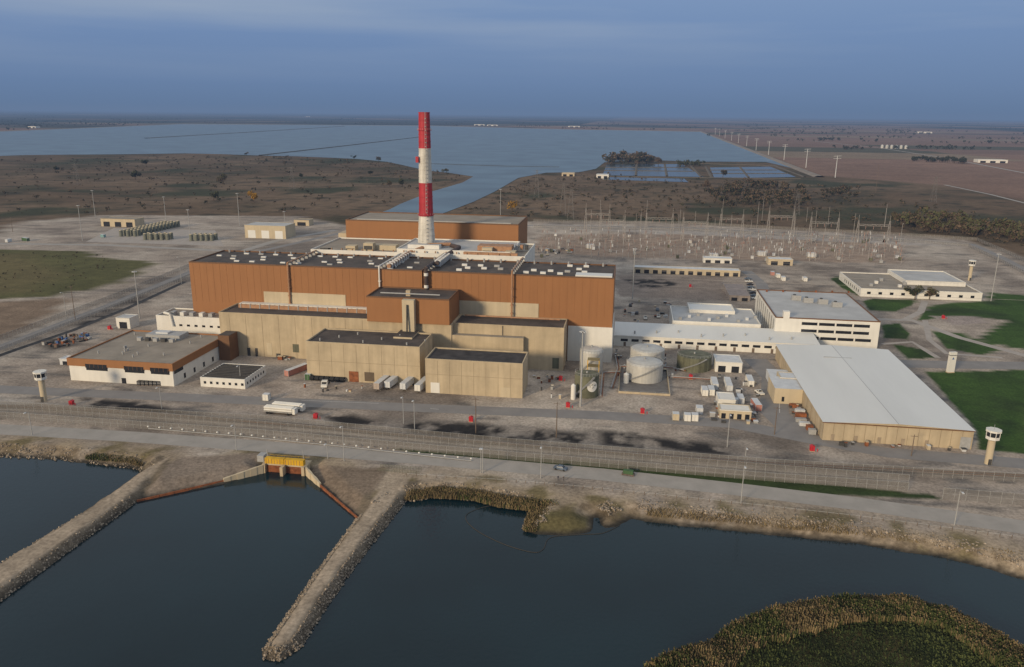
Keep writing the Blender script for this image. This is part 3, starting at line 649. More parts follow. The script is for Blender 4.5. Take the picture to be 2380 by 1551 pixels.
for a_ in((938,922,985),(800,990,1072),(762,1030,1066),(550,987,1047),(1118,1040,1100),(1122,1040,1100),(1257,1037,1112),(1690,962,1040),(1722,1082,1170),(2218,1140,1222),(75,958,1012),(1731,1040,1080),(964,930,1010),(422,598,660),(155,680,740),(2295,1010,1075),(2090,520,580),(376,900,950),(560,850,895)): lamp(*a_)
for a_ in((1106,925,1007),(1293,935,1017),(175,665,742),(0,405,440),(292,408,447),(590,418,450),(855,415,465),(626,380,410),(2035,383,447),(30,505,540),(1800,945,1010),(2118,1010,1060)): lamp(*a_,.16,'wood')
def tpole(px_,pyt,pyb):
    X_,Y_=site(px_,pyb);h=upright(px_,pyt,Y_)[1];b=MB();b.cyl(0,0,0,h,.8,.5,pale,8)
    for k in(.97,.86): b.tube((-7,0,h*k),(7,0,h*k+.8),.35,pale,5)
    b.obj('transmission_pole',(X_,Y_,0))
for a_ in((1941,362,413),(1873,346,390),(1822,336,372),(1786,328,360),(1757,322,350),(1735,316,340),(1716,311,333),(1700,307,327),(1685,303,322),(1672,300,317),(1662,298,313)): tpole(*a_)

def lattice(b,X_,Y_,h,w,m=steel,r=.12,n=5):
    for k in range(n):
        z0=h*k/n;z1=h*(k+1)/n;w0=w*(1-.8*k/n);w1=w*(1-.8*(k+1)/n);C=[(-1,-1),(1,-1),(1,1),(-1,1)]
        for i in range(4):
            a_=C[i];c=C[(i+1)%4]
            b.tube((X_+a_[0]*w0,Y_+a_[1]*w0,z0),(X_+a_[0]*w1,Y_+a_[1]*w1,z1),r,m,4); b.tube((X_+a_[0]*w0,Y_+a_[1]*w0,z0),(X_+c[0]*w1,Y_+c[1]*w1,z1),r*.7,m,4)
wst=mat('weathered_lattice_steel',(.16,.15,.14),.7,.1)
for a_ in((1308,425,500),(680,388,440),(180,380,430),(2168,410,470),(1247,395,460),(1850,450,500),(1326,440,510)):
    X_,Y_=site(a_[0],a_[2]);h=zat(a_[0],a_[1],Y_);b=MB();lattice(b,0,0,h,3.6,wst,.13,7)
    for k in(.7,.83,.96): b.tube((-6,0,h*k),(6,0,h*k),.16,wst,4)
    b.obj('transmission_tower',(X_,Y_,0))
por=mat('porcelain',(.3,.2,.17))
swst=mat('switchyard_steel',(.30,.28,.26),.6,.1)
def gantry(pxa,pxb,pyt,pyb):
    A=site(pxa,pyb);B=site(pxb,pyb);h=zat(pxa,pyt,A[1]);b=MB()
    for q in(A,B): lattice(b,q[0],A[1],h,1.6,swst,.15,5); b.tube((q[0],A[1],h),(q[0],A[1],h+5),.16,swst,4)
    for dz in(-.5,-2): b.tube((A[0],A[1],h*.85+dz),(B[0],A[1],h*.85+dz),.18,swst,4)
    k=8
    for i in range(k): 
        xa=A[0]+(B[0]-A[0])*i/k;xb=A[0]+(B[0]-A[0])*(i+1)/k; b.tube((xa,A[1],h*.85-.5-(i%2)*1.5),(xb,A[1],h*.85-2+(i%2)*1.5),.12,swst,4)
    for i in(1,2,3): xx=A[0]+(B[0]-A[0])*i/4; b.cyl(xx,A[1],h*.85-5,h*.85-2,.22,.22,por,6)
    b.obj('switchyard_gantry')
for a_ in((1360,1415,485,548),(1672,1722,497,552),(1990,2058,512,562),(1783,1838,490,552),(1395,1450,500,560),(1880,1940,505,565),(1500,1560,495,555),(1585,1640,505,560)): gantry(*a_)
b=MB()
for i in range(430):
    px_=1250+random.random()*850;py_=548+random.random()*52+(px_-1260)*.016
    X_,Y_=site(px_,py_);X_=round(X_/5)*5+random.uniform(-.5,.5);Y_=round(Y_/9)*9;h=random.choice([4,4,5,6,7,8,10]);b.cyl(X_,Y_,0,h,.25,.17,swst,5)
    if h<9: b.cyl(X_,Y_,h,h+2.2,.28,.28,por if random.random()<.6 else pale,6); b.tube((X_-2.5,Y_,h+2.2),(X_+2.5,Y_,h+2.2),.11,swst,4)
    if random.random()<.12: b.box(X_-1.2,X_+1.2,Y_-1,Y_+1,.3,2.6,random.choice([pale,steel,tankgr]))
for k in range(6):
    yy=500+k*25; b.tube((22,yy,9),(235,yy,9),.08,swst,4)
b.obj('busbar_supports')
b=MB()
for i in range(34):
    px_=1300+random.random()*780; X_,Y_=site(px_,515+random.random()*65); b.cyl(X_,Y_,0,12+random.random()*16,.24,.15,swst,5)
b.obj('lightning_masts')
for px_,py_ in((1658,600),(1885,598),(1770,595),(1372,578)):
    X_,Y_=site(px_,py_);b=MB();b.box(-3,3,-2,2,.4,4,pale);b.box(-4,-3.1,-1.8,1.8,.6,3.4,steel);b.box(3.1,4,-1.8,1.8,.6,3.4,steel);b.box(-3.3,3.3,-2.2,2.2,0,.4,conc)
    for k in(-2,0,2): b.cyl(k,0,4,6.2,.3,.18,por,8)
    b.obj('power_transformer',(X_,Y_,0))

# ------------------------------------------------------------------ vehicles and yard things
def carmesh(name,paint,L_=4.6,W=1.85,truck=False):
    b=MB(); h=W/2
    prof=[(-L_/2,.35),(-L_/2,.85),(-L_/2+.25,.95),(-L_*.28,1.0),(-L_*.18,1.45),(L_*.16,1.48),(L_*.27,1.0),(L_/2-.15,.85),(L_/2,.6),(L_/2,.35)]
    if truck: prof=[(-L_/2,.45),(-L_/2,1.1),(-L_*.08,1.1),(-L_*.06,1.75),(L_*.14,1.75),(L_*.24,1.15),(L_/2-.1,1.05),(L_/2,.7),(L_/2,.45)]
    n=len(prof)
    def yw(zz): return h if zz<1.12 else h*.82
    vs=[(px_,-yw(zz),zz) for px_,zz in prof]+[(px_,yw(zz),zz) for px_,zz in prof]
    b.add(vs,[tuple(range(n)),tuple(range(n,2*n))[::-1]]+[(i,n+i,n+(i+1)%n,(i+1)%n) for i in range(n)],paint)
    for s_ in(-1,1): b.box(-L_*.17 if not truck else -L_*.05,L_*.15,min(s_*h*.86,s_*h*.9),max(s_*h*.86,s_*h*.9),1.02 if not truck else 1.2,1.38 if not truck else 1.62,glass)
    for i in((3,5) if not truck else (2,4)):
        a_,c=prof[i],prof[i+1]; sg=-1 if i==3 or i==2 else 1
        b.add([(a_[0]+sg*.03,-yw(a_[1])*.8,a_[1]+.04),(a_[0]+sg*.03,yw(a_[1])*.8,a_[1]+.04),(c[0]+sg*.03,yw(c[1])*.8,c[1]+.04),(c[0]+sg*.03,-yw(c[1])*.8,c[1]+.04)],[(0,1,2,3)],glass)
    for xx in(-L_*.3,L_*.31):
        for s_ in(-1,1): b.tube((xx,s_*(h-.2),.34),(xx,s_*(h+.02),.34),.34,rubber,12)
    o=b.obj(name); return o
cb=carmesh('parked_car',mat('car_blue_grey',(.10,.13,.17),.35)); X_,Y_=site(1303,1092);cb.location=(X_,Y_,.04);cb.rotation_euler[2]=-.28
cw=carmesh('pickup_truck',white,5.4,1.95,True);X_,Y_=site(1765,916);cw.location=(X_,Y_,.04);cw.rotation_euler[2]=1.9
cd=carmesh('parked_car',mat('car_black',(.03,.03,.035),.35)); X_,Y_=site(1480,730);cd.location=(X_,Y_,.02);cd.rotation_euler[2]=1.5
cars=[cb,cw,cd]
for k in range(8): X_,Y_=site(1738+k*2.5,650+k*6.5); inst(cars[k%3],(X_,Y_,.02),.2+random.random()*.1)
for p in((1500,742),(1530,738),(1465,712),(1528,722),(1292,590),(1262,588)):
    X_,Y_=site(*p);inst(cars[random.randrange(3)],(X_,Y_,.02),1.57)
def trailer(name,L_,col,W=2.5,hh=3.9):
    b=MB(); b.box(-W/2,W/2,0,L_,1.15,hh,col,pale); b.box(-.5,.5,.3,L_-.5,.85,1.14,darksteel)
    for yy in(L_-1.5,L_-2.8):
        for s_ in(-1,1): b.tube((s_*(W/2-.5),yy,.5),(s_*(W/2),yy,.5),.5,rubber,12)
    for s_ in(-1,1): b.box(s_*.8-.07,s_*.8+.07,2,2.15,.05,.9,steel)
    for k in range(int(L_)): 
        b.box(-W/2-.03,-W/2+.01,k+.2,k+.3,1.2,hh-.1,pale); b.box(W/2-.01,W/2+.03,k+.2,k+.3,1.2,hh-.1,pale)
    b.box(-.03,.03,-.04,.02,1.2,hh-.1,steel); b.box(-W/2+.1,W/2-.1,-.03,.02,1.18,1.3,darksteel)
    return b.obj(name)
t1=trailer('semi_trailer',12,white); t2=trailer('semi_trailer',12,mat('trailer_beige',(.4,.33,.27))); t3=trailer('semi_trailer',12,pale)
for o,p,rz in((t2,(875,912),-.1),(t3,(900,908),-.12),(t3,(936,912),-.12),(t1,(970,916),-.1)):
    X_,Y_=site(*p)
    if o.location.length<1: o.location=(X_,Y_,.02);o.rotation_euler[2]=rz
    else: inst(o,(X_,Y_,.02),rz)
def container(name,p,L_,W,hh,col,rz=0):
    b=MB();b.box(-W/2,W/2,-L_/2,L_/2,.15,hh,col,pale)
    for s_ in(-1,1):
        for t_ in(-1,1): b.box(s_*W/2-.08,s_*W/2+.08,t_*L_/2-.08,t_*L_/2+.08,0,hh+.05,steel)
    for k in range(int(L_/.8)): yy=-L_/2+.3+k*.8; b.box(-W/2-.04,-W/2+.02,yy,yy+.3,.3,hh-.15,col); b.box(W/2-.02,W/2+.04,yy,yy+.3,.3,hh-.15,col)
    b.box(-.04,.04,-L_/2-.04,-L_/2+.02,.2,hh-.1,steel); X_,Y_=site(*p); return b.obj(name,(X_,Y_,0),rz)
gb=mat('green_box',(.06,.12,.05))
for p,L_,c,rz in(((690,866),13,crate,-.35),((1637,916),6,white,0),((1652,915),6,white,0),((1660,898),10,pale,0),((1692,900),12,pale,0),((1742,892),9,white,0),((1757,948),8,crate,.1),((1570,975),3,concl,0),((1597,977),3,white,0),((1614,977),3,white,0),((1720,935),6,pale,0),((1605,565),5,white,0),((1700,940),5,white,1.5),((1808,645),5,white,0),((1820,652),5,white,0),((1795,640),4,crate,0),((720,880),5,gb,0),((1870,653),6,white,0),((1625,960),4,pale,0),((490,800),5,rust,0),((1842,880),5,white,0),((240,552),4,mat('teal_box',(.2,.35,.35)),1.3),((60,560),8,gb,1.2),((20,563),5,pale,0),((620,930),2.5,white,0),((1700,690),3,crate,0)):
    container('shipping_container',p,L_,2.5,2.7,c,rz)
for p in((734,973),(1095,980),(1493,961),(1320,947),(1887,1048),(167,942),(1605,881),(1604,668),(2192,741),(255,766),(1303,885)):
    X_,Y_=site(*p);b=MB();b.box(-.75,.75,-.7,.7,.15,1.8,redb);b.add([(-.9,-.8,1.8),(.9,-.8,1.8),(.9,.8,1.8),(-.9,.8,1.8),(0,-.8,2.2),(0,.8,2.2)],[(0,1,4),(1,2,5,4),(2,3,5),(3,0,4,5)],redb);b.box(-.03,.03,-.74,-.69,.2,1.7,darksteel);b.box(-.9,.9,-.8,.8,0,.14,conc)
    b.cyl(1.8,-.3,0,.8,.15,.15,redb,8);b.cyl(1.8,-.3,.8,1,.22,.1,redb,8);b.obj('fire_hose_house',(X_,Y_,0))
X_,Y_=site(650,962);b=MB();b.box(-6,6,-1.3,1.3,.9,1.2,steel)
for i in range(3):
    for j in range(2): b.tube((-5.8,-1+i*1.0,1.7+j*.9),(5.8,-1+i*1.0,1.7+j*.9),.43,white,10)
for xx in(-4.6,-3.4,4): 
    for s_ in(-1,1): b.tube((xx,s_*.9,.5),(xx,s_*1.3,.5),.5,rubber,12)
b.box(6,7,-1.3,1.3,.6,2.8,white); b.obj('tube_trailer',(X_,Y_,.03),-.05); inst(b.o,(X_+1.5,Y_+4,.03),-.05)
b=MB();X_,Y_=site(762,886)
for i in range(7):
    for j in range(2): b.tube((X_-8+i*2.3,Y_+j*2.4,1.1),(X_-6.2+i*2.3,Y_+j*2.4,1.1),1.1,rubber,14); b.tube((X_-8.1+i*2.3,Y_+j*2.4,1.1),(X_-6.1+i*2.3,Y_+j*2.4,1.1),.35,steel,8)
b.obj('cable_reels')
X_,Y_=site(754,902);b=MB();b.box(-1.2,1.2,0,2.2,.6,2.9,white);b.box(-1,1,-.05,.03,1.7,2.6,glass);b.box(-1.25,1.25,-1.2,0,.6,1.6,white);b.box(-.5,.5,2.2,7,.8,1.1,darksteel)
for yy in(-.5,4.8,6.1):
    for s_ in(-1,1): b.tube((s_*.9,yy,.5),(s_*1.25,yy,.5),.5,rubber,12)
b.obj('semi_tractor',(X_,Y_,.03),.2)
b=MB()
for i in range(6): X_,Y_=site(325+i*9.5,895);b.box(X_-.7,X_+.7,Y_-1,Y_+1,.2,2,darksteel);b.box(X_-.75,X_+.75,Y_-1.05,Y_-1,1.1,1.2,pale);b.box(X_-.75,X_+.75,Y_-1.1,Y_+1.1,0,.2,wood)
b.obj('gas_cylinder_racks')
def clutter(name,pl,n,seed,smin=.6,smax=2.5,mats_=(steel,rust,pale,darksteel,darksteel,concl)):
    rr=random.Random(seed);b=MB();P=poly(pl);xs_=[p[0] for p in P];ys_=[p[1] for p in P]
    for i in range(n):
        X_=rr.uniform(min(xs_),max(xs_));Y_=rr.uniform(min(ys_),max(ys_));
        if sdf(P,np.array([X_]),np.array([Y_]))[0]<0: continue
        w=rr.uniform(smin,smax);d=rr.uniform(smin,smax);h=rr.uniform(.4,1.8);mm=rr.choice(mats_);b.box(X_-w/2,X_+w/2,Y_-d/2,Y_+d/2,0,h,mm);b.box(X_-w/2-.1,X_+w/2+.1,Y_-d/2-.1,Y_+d/2+.1,h,h+.12,rr.choice(mats_))
    if b.v: b.obj(name)
clutter('stored_pallets',[(90,800),(190,775),(230,785),(130,815)],70,1,.5,1.6,(rust,darksteel,darksteel,steel,wood,blue))
clutter('stored_pallets',[(610,820),(690,822),(690,838),(615,835)],40,2)
clutter('stored_pallets',[(1630,875),(1760,870),(1770,985),(1640,985)],60,3,.5,2)
clutter('stored_pallets',[(1450,700),(1560,700),(1560,750),(1450,750)],24,4)
clutter('stored_pallets',[(1810,910),(1880,910),(1900,985),(1850,970)],40,5,.5,1.5)
clutter('stored_pallets',[(1250,580),(1330,580),(1330,595),(1250,595)],20,6,1,4)
clutter('stored_pallets',[(1430,815),(1560,825),(1580,880),(1430,880)],50,7,.4,1.4)
clutter('stored_pallets',[(1930,1028),(2250,1042),(2250,1050),(1930,1038)],26,8,.6,1.6)
clutter('stored_pallets',[(690,900),(860,902),(850,915),(700,912)],10,9,.5,1.2)
clutter('stored_pallets',[(1240,870),(1330,880),(1320,930),(1240,920)],14,10,.4,1.4)
X_,Y_=site(2208,866);b=MB();zt=zat(2208,818,Y_);b.box(-1.6,1.6,-.7,.7,0,zt,white);b.box(-1.7,1.7,-.8,.8,0,.4,conc);b.box(-1.62,1.62,-.72,.72,zt-1.6,zt-1.3,darksteel);b.add([(-.6,-.73,zt-3.4),(.6,-.73,zt-3.4),(0,-.73,zt-2.3)],[(0,1,2)],blue);b.obj('entrance_sign_pillar',(X_,Y_,0),.3)

# intake gate
A=site(613,1098,WL);B=site(710,1103,WL);yg=(A[1]+B[1])/2;b=MB();xa,xb=A[0]+.3,B[0]-.3;w=xb-xa
for i in range(3): xx=xa+w*i/2; b.box(xx-.5,xx+.5,yg-2.4 if i==1 else yg-1,yg+4,-6,.6,conc)
b.box(xa-.8,xb+.8,yg+.2,yg+5,.0,.5,conc)
for i in range(2):
    x0=xa+w*i/2+.5;x1=xa+w*(i+1)/2-.5;b.box(x0,x1,yg+.3,yg+.5,-6,-.1,rust)
    for k in range(5): b.box(x0,x1,yg+.1,yg+.35,WL+.1+k*.5,WL+.28+k*.5,rust)
    b.box(x0-.4,x1+.4,yg+.1,yg+1.8,.55,2.4,yellow); 
    for k in range(6): b.box(x0+k*(x1-x0)/6,x0+k*(x1-x0)/6+.1,yg+.02,yg+.1,.6,2.3,duct)
for i in range(12): xx=xa+w*i/11; b.tube((xx,yg+4.8,.5),(xx,yg+4.8,1.6),.04,yellow,4)
b.tube((xa,yg+4.8,1.6),(xb,yg+4.8,1.6),.05,yellow,4); b.tube((xa,yg+2.5,.5),(xa,yg+2.5,4.5),.15,steel,5); b.tube((xb-1,yg+2.5,.5),(xb-1,yg+2.5,5),.12,steel,5)
b.box(xa-3.5,xa-1.2,yg+2,yg+5,.0,2.2,steel)
b.obj('intake_gate')
def wall(name,pts,h0,h1,m,t=.5):
    P=dens(poly(pts,WL),2);b=MB();n=len(P)
    for i in range(n-1):
        a_=P[i];c=P[i+1];d=(c-a_).normalized();nn=Vector((-d.y,d.x))*t/2;ha=WL+h0+(h1-h0)*i/n;hb=WL+h0+(h1-h0)*(i+1)/n
        if i%2: nn*=1.4
        vs=[]
        for p,hh_ in((a_,ha),(c,hb)): vs+=[(p.x+nn.x,p.y+nn.y,-6),(p.x-nn.x,p.y-nn.y,-6),(p.x-nn.x,p.y-nn.y,hh_),(p.x+nn.x,p.y+nn.y,hh_)]
        b.add(vs,[(0,1,2,3),(4,7,6,5),(1,5,6,2),(0,3,7,4),(3,2,6,7)],m)
    b.obj(name)
wall('retaining_wall',[(612,1100),(520,1122)],3.0,1.2,concl,.6);wall('sheet_pile_wall',[(520,1122),(318,1167)],.9,.6,rust,.3);wall('retaining_wall',[(711,1104),(745,1133)],3.0,1.2,concl,.6);wall('sheet_pile_wall',[(745,1133),(832,1207)],1.0,.6,rust,.3)
b=MB();P=[Vector(p) for p in poly([(1240,1180),(1150,1175),(1095,1190),(1083,1208),(1110,1235),(1170,1265),(1235,1284),(1262,1278),(1280,1250),(1350,1243),(1400,1240),(1440,1222)],WL)]
def crom(P,n=8):
    o=[]
    for i in range(len(P)-1):
        p0=P[max(i-1,0)];p1=P[i];p2=P[i+1];p3=P[min(i+2,len(P)-1)]
        for k in range(n): t=k/n;o.append(.5*((2*p1)+(p2-p0)*t+(2*p0-5*p1+4*p2-p3)*t*t+(3*p1-p0-3*p2+p3)*t**3))
    return o+[P[-1]]
P=crom(P)
boomm=mat('boom_float',(.045,.042,.036),.8,.1)
for a_,c in zip(P[:-1],P[1:]): b.tube((a_.x,a_.y,WL+.04),(c.x,c.y,WL+.04),.13,boomm,6)
b.obj('floating_boom')
X_,Y_=site(1460,1104);b=MB();b.box(-2,2,-1,1,.3,.5,wood);b.box(-1.6,1.6,-.6,.9,.5,1.6,gb);b.box(-2,-1.7,-1,1,0,.3,wood);b.box(1.7,2,-1,1,0,.3,wood);b.obj('valve_box',(X_,Y_,0),-.2)
A=site(880,1093);B=site(975,1102);b=MB()
for i in range(16): xx=A[0]+(B[0]-A[0])*i/15; b.tube((xx,A[1]-1,0),(xx,A[1]-1,1.2),.05,tankgr,4); b.tube((xx,A[1]+2,0),(xx,A[1]+2,1.2),.05,tankgr,4)
for zz in(.4,.8,1.2): b.tube((A[0],A[1]-1,zz),(B[0],A[1]-1,zz),.05,tankgr,4);b.tube((A[0],A[1]+2,zz),(B[0],A[1]+2,zz),.05,tankgr,4)
b.obj('pipe_railing')

# people
def person(p,shirt,rz):
    X_,Y_=site(*p);me=bpy.data.meshes.new('person')
    J=[(0,0,.95),(0,0,1.2),(0,0,1.45),(0,0,1.55),(0,-.01,1.68),(.2,0,1.42),(.27,.02,1.15),(.25,-.08,.9),(-.2,0,1.42),(-.27,-.02,1.15),(-.25,-.1,.9),(.1,0,.9),(.11,-.05,.5),(.12,.05,.08),(.12,-.12,.04),(-.1,0,.9),(-.11,.05,.5),(-.12,.1,.08),(-.12,-.06,.04)]
    E=[(0,1),(1,2),(2,3),(3,4),(2,5),(5,6),(6,7),(2,8),(8,9),(9,10),(0,11),(11,12),(12,13),(13,14),(0,15),(15,16),(16,17),(17,18)]
    R=[.15,.14,.15,.06,.11,.07,.05,.04,.07,.05,.04,.1,.07,.05,.04,.1,.07,.05,.04]
    me.from_pydata(J,E,[]);o=bpy.data.objects.new('person',me);scene.collection.objects.link(o)
    for q in bpy.context.selected_objects: q.select_set(False)
    bpy.context.view_layer.objects.active=o;o.select_set(True)
    bpy.ops.object.modifier_add(type='SKIN')
    for i,r_ in enumerate(R): o.data.skin_vertices[0].data[i].radius=(r_,r_*.85)
    o.data.skin_vertices[0].data[0].use_root=True
    o.modifiers.new('u','SUBSURF').levels=2
    dg=bpy.context.evaluated_depsgraph_get();m2=bpy.data.meshes.new_from_object(o.evaluated_get(dg));o.modifiers.clear();o.data=m2
    m2.materials.clear()
    for mm in(mat('dark_trousers',(.03,.035,.05)),shirt,mat('skin',(.42,.25,.17)),mat('hair',(.04,.03,.02))): m2.materials.append(mm)
    for f in m2.polygons:
        zc=f.center.z;f.material_index=3 if zc>1.72 or(zc>1.64 and f.center.y>.02) else 2 if zc>1.5 or(zc<.97 and abs(f.center.x)>.2) else 1 if zc>.93 else 0
    o.location=(X_,Y_,.04);o.rotation_euler[2]=rz
person((1297,1117),mat('navy_jacket',(.03,.04,.07)),.3); person((1310,1118),mat('dark_jacket',(.04,.035,.035)),-1.2)

# ------------------------------------------------------------------ rocks
def rocks(name,sg,n,w0,w1,smin,smax,slope=.42):
    V=[];Fs=[];ico_v=np.array([(0,0,1),(.89,0,.45),(.28,.85,.45),(-.72,.53,.45),(-.72,-.53,.45),(.28,-.85,.45),(.72,.53,-.45),(-.28,.85,-.45),(-.89,0,-.45),(-.28,-.85,-.45),(.72,-.53,-.45),(0,0,-1)])
    ico_f=np.array([(0,1,2),(0,2,3),(0,3,4),(0,4,5),(0,5,1),(1,6,2),(2,7,3),(3,8,4),(4,9,5),(5,10,1),(6,7,2),(7,8,3),(8,9,4),(9,10,5),(10,6,1)])
    tot=sum((Vector(c)-Vector(a_)).length for a_,c in sg);k=0
    for a_,c in sg:
        a_=Vector(a_);c=Vector(c);d=c-a_;L_=d.length;nn=Vector((-d.y,d.x)).normalized()
        for i in range(int(n*L_/tot)):
            off=rng.uniform(w0,w1);p=a_+d*rng.random()+nn*off;s_=smin+(smax-smin)*rng.random()**2
            zz=min(WL+abs(off)*slope,-.2)
            v=ico_v*s_*rng.uniform(.6,1.2,(12,1))*rng.uniform(.7,1.3,3)+np.array([p.x,p.y,zz]);V.append(v);Fs.append(ico_f+12*k);k+=1
    V=np.concatenate(V);Fs=np.concatenate(Fs);me=arrmesh(name,V,Fs);me.materials.append(rockm);me.materials.append(mat('rock_light',(.38,.31,.23),.95,.2,.8))
    me.polygons.foreach_set('material_index',((np.arange(len(Fs))//15)%6==0).astype(np.int32))
    o=bpy.data.objects.new(name,me);scene.collection.objects.link(o)
def segs(P): return list(zip(P[:-1],P[1:]))
rocks('riprap_rocks',segs(shore[14:22]),900,-.5,6.5,.15,.5)
rocks('riprap_rocks',segs(shore[28:]),2800,3.5,9.5,.15,.55)
rocks('riprap_rocks',segs(shore[1:7]),900,-.5,6,.15,.5)
rocks('riprap_rocks',segs(dikeR[2:8])+segs(dikeR[8:12]),2400,-2.1,.2,.12,.4,1.)
rocks('riprap_rocks',segs(dikeL[2:6])+segs(dikeL[8:11]),1500,-2.1,.2,.12,.4,1.)

# ------------------------------------------------------------------ vegetation
def leafmesh(name,V,Fc,mi,ms):
    me=arrmesh(name,V,Fc)
    for m_ in ms: me.materials.append(m_)
    me.polygons.foreach_set('material_index',np.asarray(mi,np.int32));o=bpy.data.objects.new(name,me);scene.collection.objects.link(o);return o
def crown(cx_,cy_,r,h,n,ls):
    k=rng.integers(4,8);cl=np.stack([rng.normal(0,r*.42,k),rng.normal(0,r*.42,k),h*(.42+.42*rng.random(k))],1);cr=r*rng.uniform(.4,.7,k)
    w=rng.integers(0,k,n);d=rng.normal(0,1,(n,3));d/=np.linalg.norm(d,axis=1)[:,None];c=cl[w]+d*(cr[w]*rng.uniform(.4,1.05,n))[:,None]*np.array([1,1,.8])
    c[:,2]=np.maximum(c[:,2],h*.08);c+=np.array([cx_,cy_,0])
    a=rng.normal(0,1,(n,3));a/=np.linalg.norm(a,axis=1)[:,None];b_=np.cross(a,rng.normal(0,1,(n,3)));b_/=np.linalg.norm(b_,axis=1)[:,None]
    s_=ls*rng.uniform(.6,1.3,(n,1));V=np.stack([c-a*s_,c-b_*s_*.7,c+a*s_,c+b_*s_*.7],1).reshape(-1,3)
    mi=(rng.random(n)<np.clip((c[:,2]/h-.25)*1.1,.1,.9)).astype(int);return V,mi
def thicket(name,pts,sizes,nl,ms,lf=.24):
    V=[];M=[]
    for (X_,Y_),(r,h) in zip(pts,sizes):
        v,mi=crown(X_,Y_,r,h,nl,max(.12,r*lf));V.append(v);M.append(mi)
        for dx,dy,z1 in((0,0,h*.6),(r*.4,0,h*.75),(-r*.3,r*.3,h*.7)):
            t=.03*h;V.append(np.array([(X_-t,Y_,0),(X_+t,Y_,0),(X_+dx+t*.4,Y_+dy,z1),(X_+dx-t*.4,Y_+dy,z1)]));M.append(np.array([2]))
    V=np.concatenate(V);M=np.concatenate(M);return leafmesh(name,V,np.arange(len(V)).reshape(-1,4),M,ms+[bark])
def scatter(pl,n):
    P=poly(pl);A_=np.array(P);X_=rng.uniform(A_[:,0].min(),A_[:,0].max(),n*6);Y_=rng.uniform(A_[:,1].min(),A_[:,1].max(),n*6)
    k=sdf(P,X_,Y_)>0;return list(zip(X_[k][:n],Y_[k][:n]))
def sz(n,a,b,w=.5): 
    h=a+(b-a)*rng.random(n)**1.8;return [(hh*w,hh) for hh in h]
for pl,n,a,b_ in (([(0,375),(430,362),(900,385),(1080,412),(900,480),(700,495),(250,495),(0,510)],750,1.2,5.5),([(1230,415),(1380,405),(1900,430),(2380,520),(2380,590),(2250,550),(1900,530),(1250,508),(1080,490)],800,1.2,5.5),([(0,585),(200,588),(340,612),(120,685),(0,675)],90,.6,1.6),([(600,362),(900,380),(1090,410),(1070,418),(880,386),(600,368)],120,2,6)):
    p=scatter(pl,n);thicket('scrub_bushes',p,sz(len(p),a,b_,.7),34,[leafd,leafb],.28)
for pl,n,a,b_,ms in (([(1405,383),(1440,368),(1500,370),(1530,382),(1450,384)],60,14,24,[leafd,leafb]),([(1575,383),(1635,383),(1635,389),(1575,388)],24,9,14,[leafd,leafl]),
    ([(1640,455),(1700,430),(1860,440),(1880,480),(1700,485)],130,7,15,[leafd,leafb]),([(2080,520),(2150,505),(2420,540),(2420,570),(2200,545),(2090,535)],130,7,15,[leafb,leafl]),
    ([(1900,450),(2000,440),(2000,460),(1900,465)],22,8,11,[leafd,leafb]),([(1900,325),(1960,324),(1960,328),(1905,330)],26,10,16,[leafd,leafd]),([(1960,345),(2005,345),(2005,350),(1960,349)],18,9,14,[leafd,leafd]),
    ([(2120,371),(2240,375),(2245,382),(2120,376)],50,10,16,[leafd,leafd]),([(1730,300),(1790,299),(1790,303),(1730,303)],24,10,15,[leafd,leafb]),([(1200,292),(1280,291),(1280,295),(1200,296)],30,10,15,[leafd,leafb]),([(2060,300),(2120,300),(2120,305),(2060,305)],20,9,14,[leafd,leafb]),
    ([(1300,297),(1360,296),(1360,299),(1300,300)],24,8,13,[leafd,leafb]),([(0,290),(420,283),(420,286),(0,300)],90,9,15,[leafd,leafd])):
    p=scatter(pl,n);thicket('distant_tree_mass',p,sz(len(p),a,b_),70,ms)
pts=[];PL=poly(lake)
for k in range(650):
    yy=3200*(10**(rng.random()*.95)); xx=rng.uniform(-1.1,1.1)*yy-.15*yy; yy=round(yy/800)*800+rng.normal(0,25)
    if sdf(PL,np.array([xx]),np.array([yy]))[0]<-60: pts+= [(xx+rng.normal(0,60),yy+rng.normal(0,12)) for _ in range(6)]
thicket('distant_tree_mass',pts,sz(len(pts),8,17,.6),16,[leafd,leafd],.4)
def tree(px_,py_,h,ms):
    X_,Y_=site(px_,py_);V,mi=crown(0,0,h*.5,h,900,h*.05);bm=MB();bm.cyl(0,0,0,h*.5,h*.035,h*.02,bark,8)
    for k in range(5): a_=k*1.26;bm.tube((0,0,h*.3+k*.02*h),(math.cos(a_)*h*.25,math.sin(a_)*h*.25,h*.65),h*.012,bark,5)
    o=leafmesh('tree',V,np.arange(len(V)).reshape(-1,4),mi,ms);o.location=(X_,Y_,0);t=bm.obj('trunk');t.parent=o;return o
for a_ in((590,471,14,[leafy,leafy]),(1190,491,13,[leafy,leafb]),(315,418,17,[leafd,leafl]),(340,388,16,[leafd,leafl]),(520,428,16,[leafb,leafl]),(497,466,12,[leafd,leafl]),(935,434,14,[leafd,leafl]),(573,362,9,[leafd,leafb]),(880,376,12,[leafd,leafb]),(824,370,9,[leafd,leafd]),(1680,414,16,[leafd,leafb]),(1645,440,15,[leafb,leafb]),(2126,697,10,[leafd,leafl]),(2160,696,9,[leafb,leafl]),(130,400,11,[leafd,leafl]),(1037,402,11,[leafl,leafb]),(1530,384,18,[leafb,leafb]),(2080,522,13,[leafl,leafb]),(860,408,9,[leafd,leafd]),(700,415,9,[leafd,leafd]),(905,434,10,[leafb,leafl])): tree(*a_)
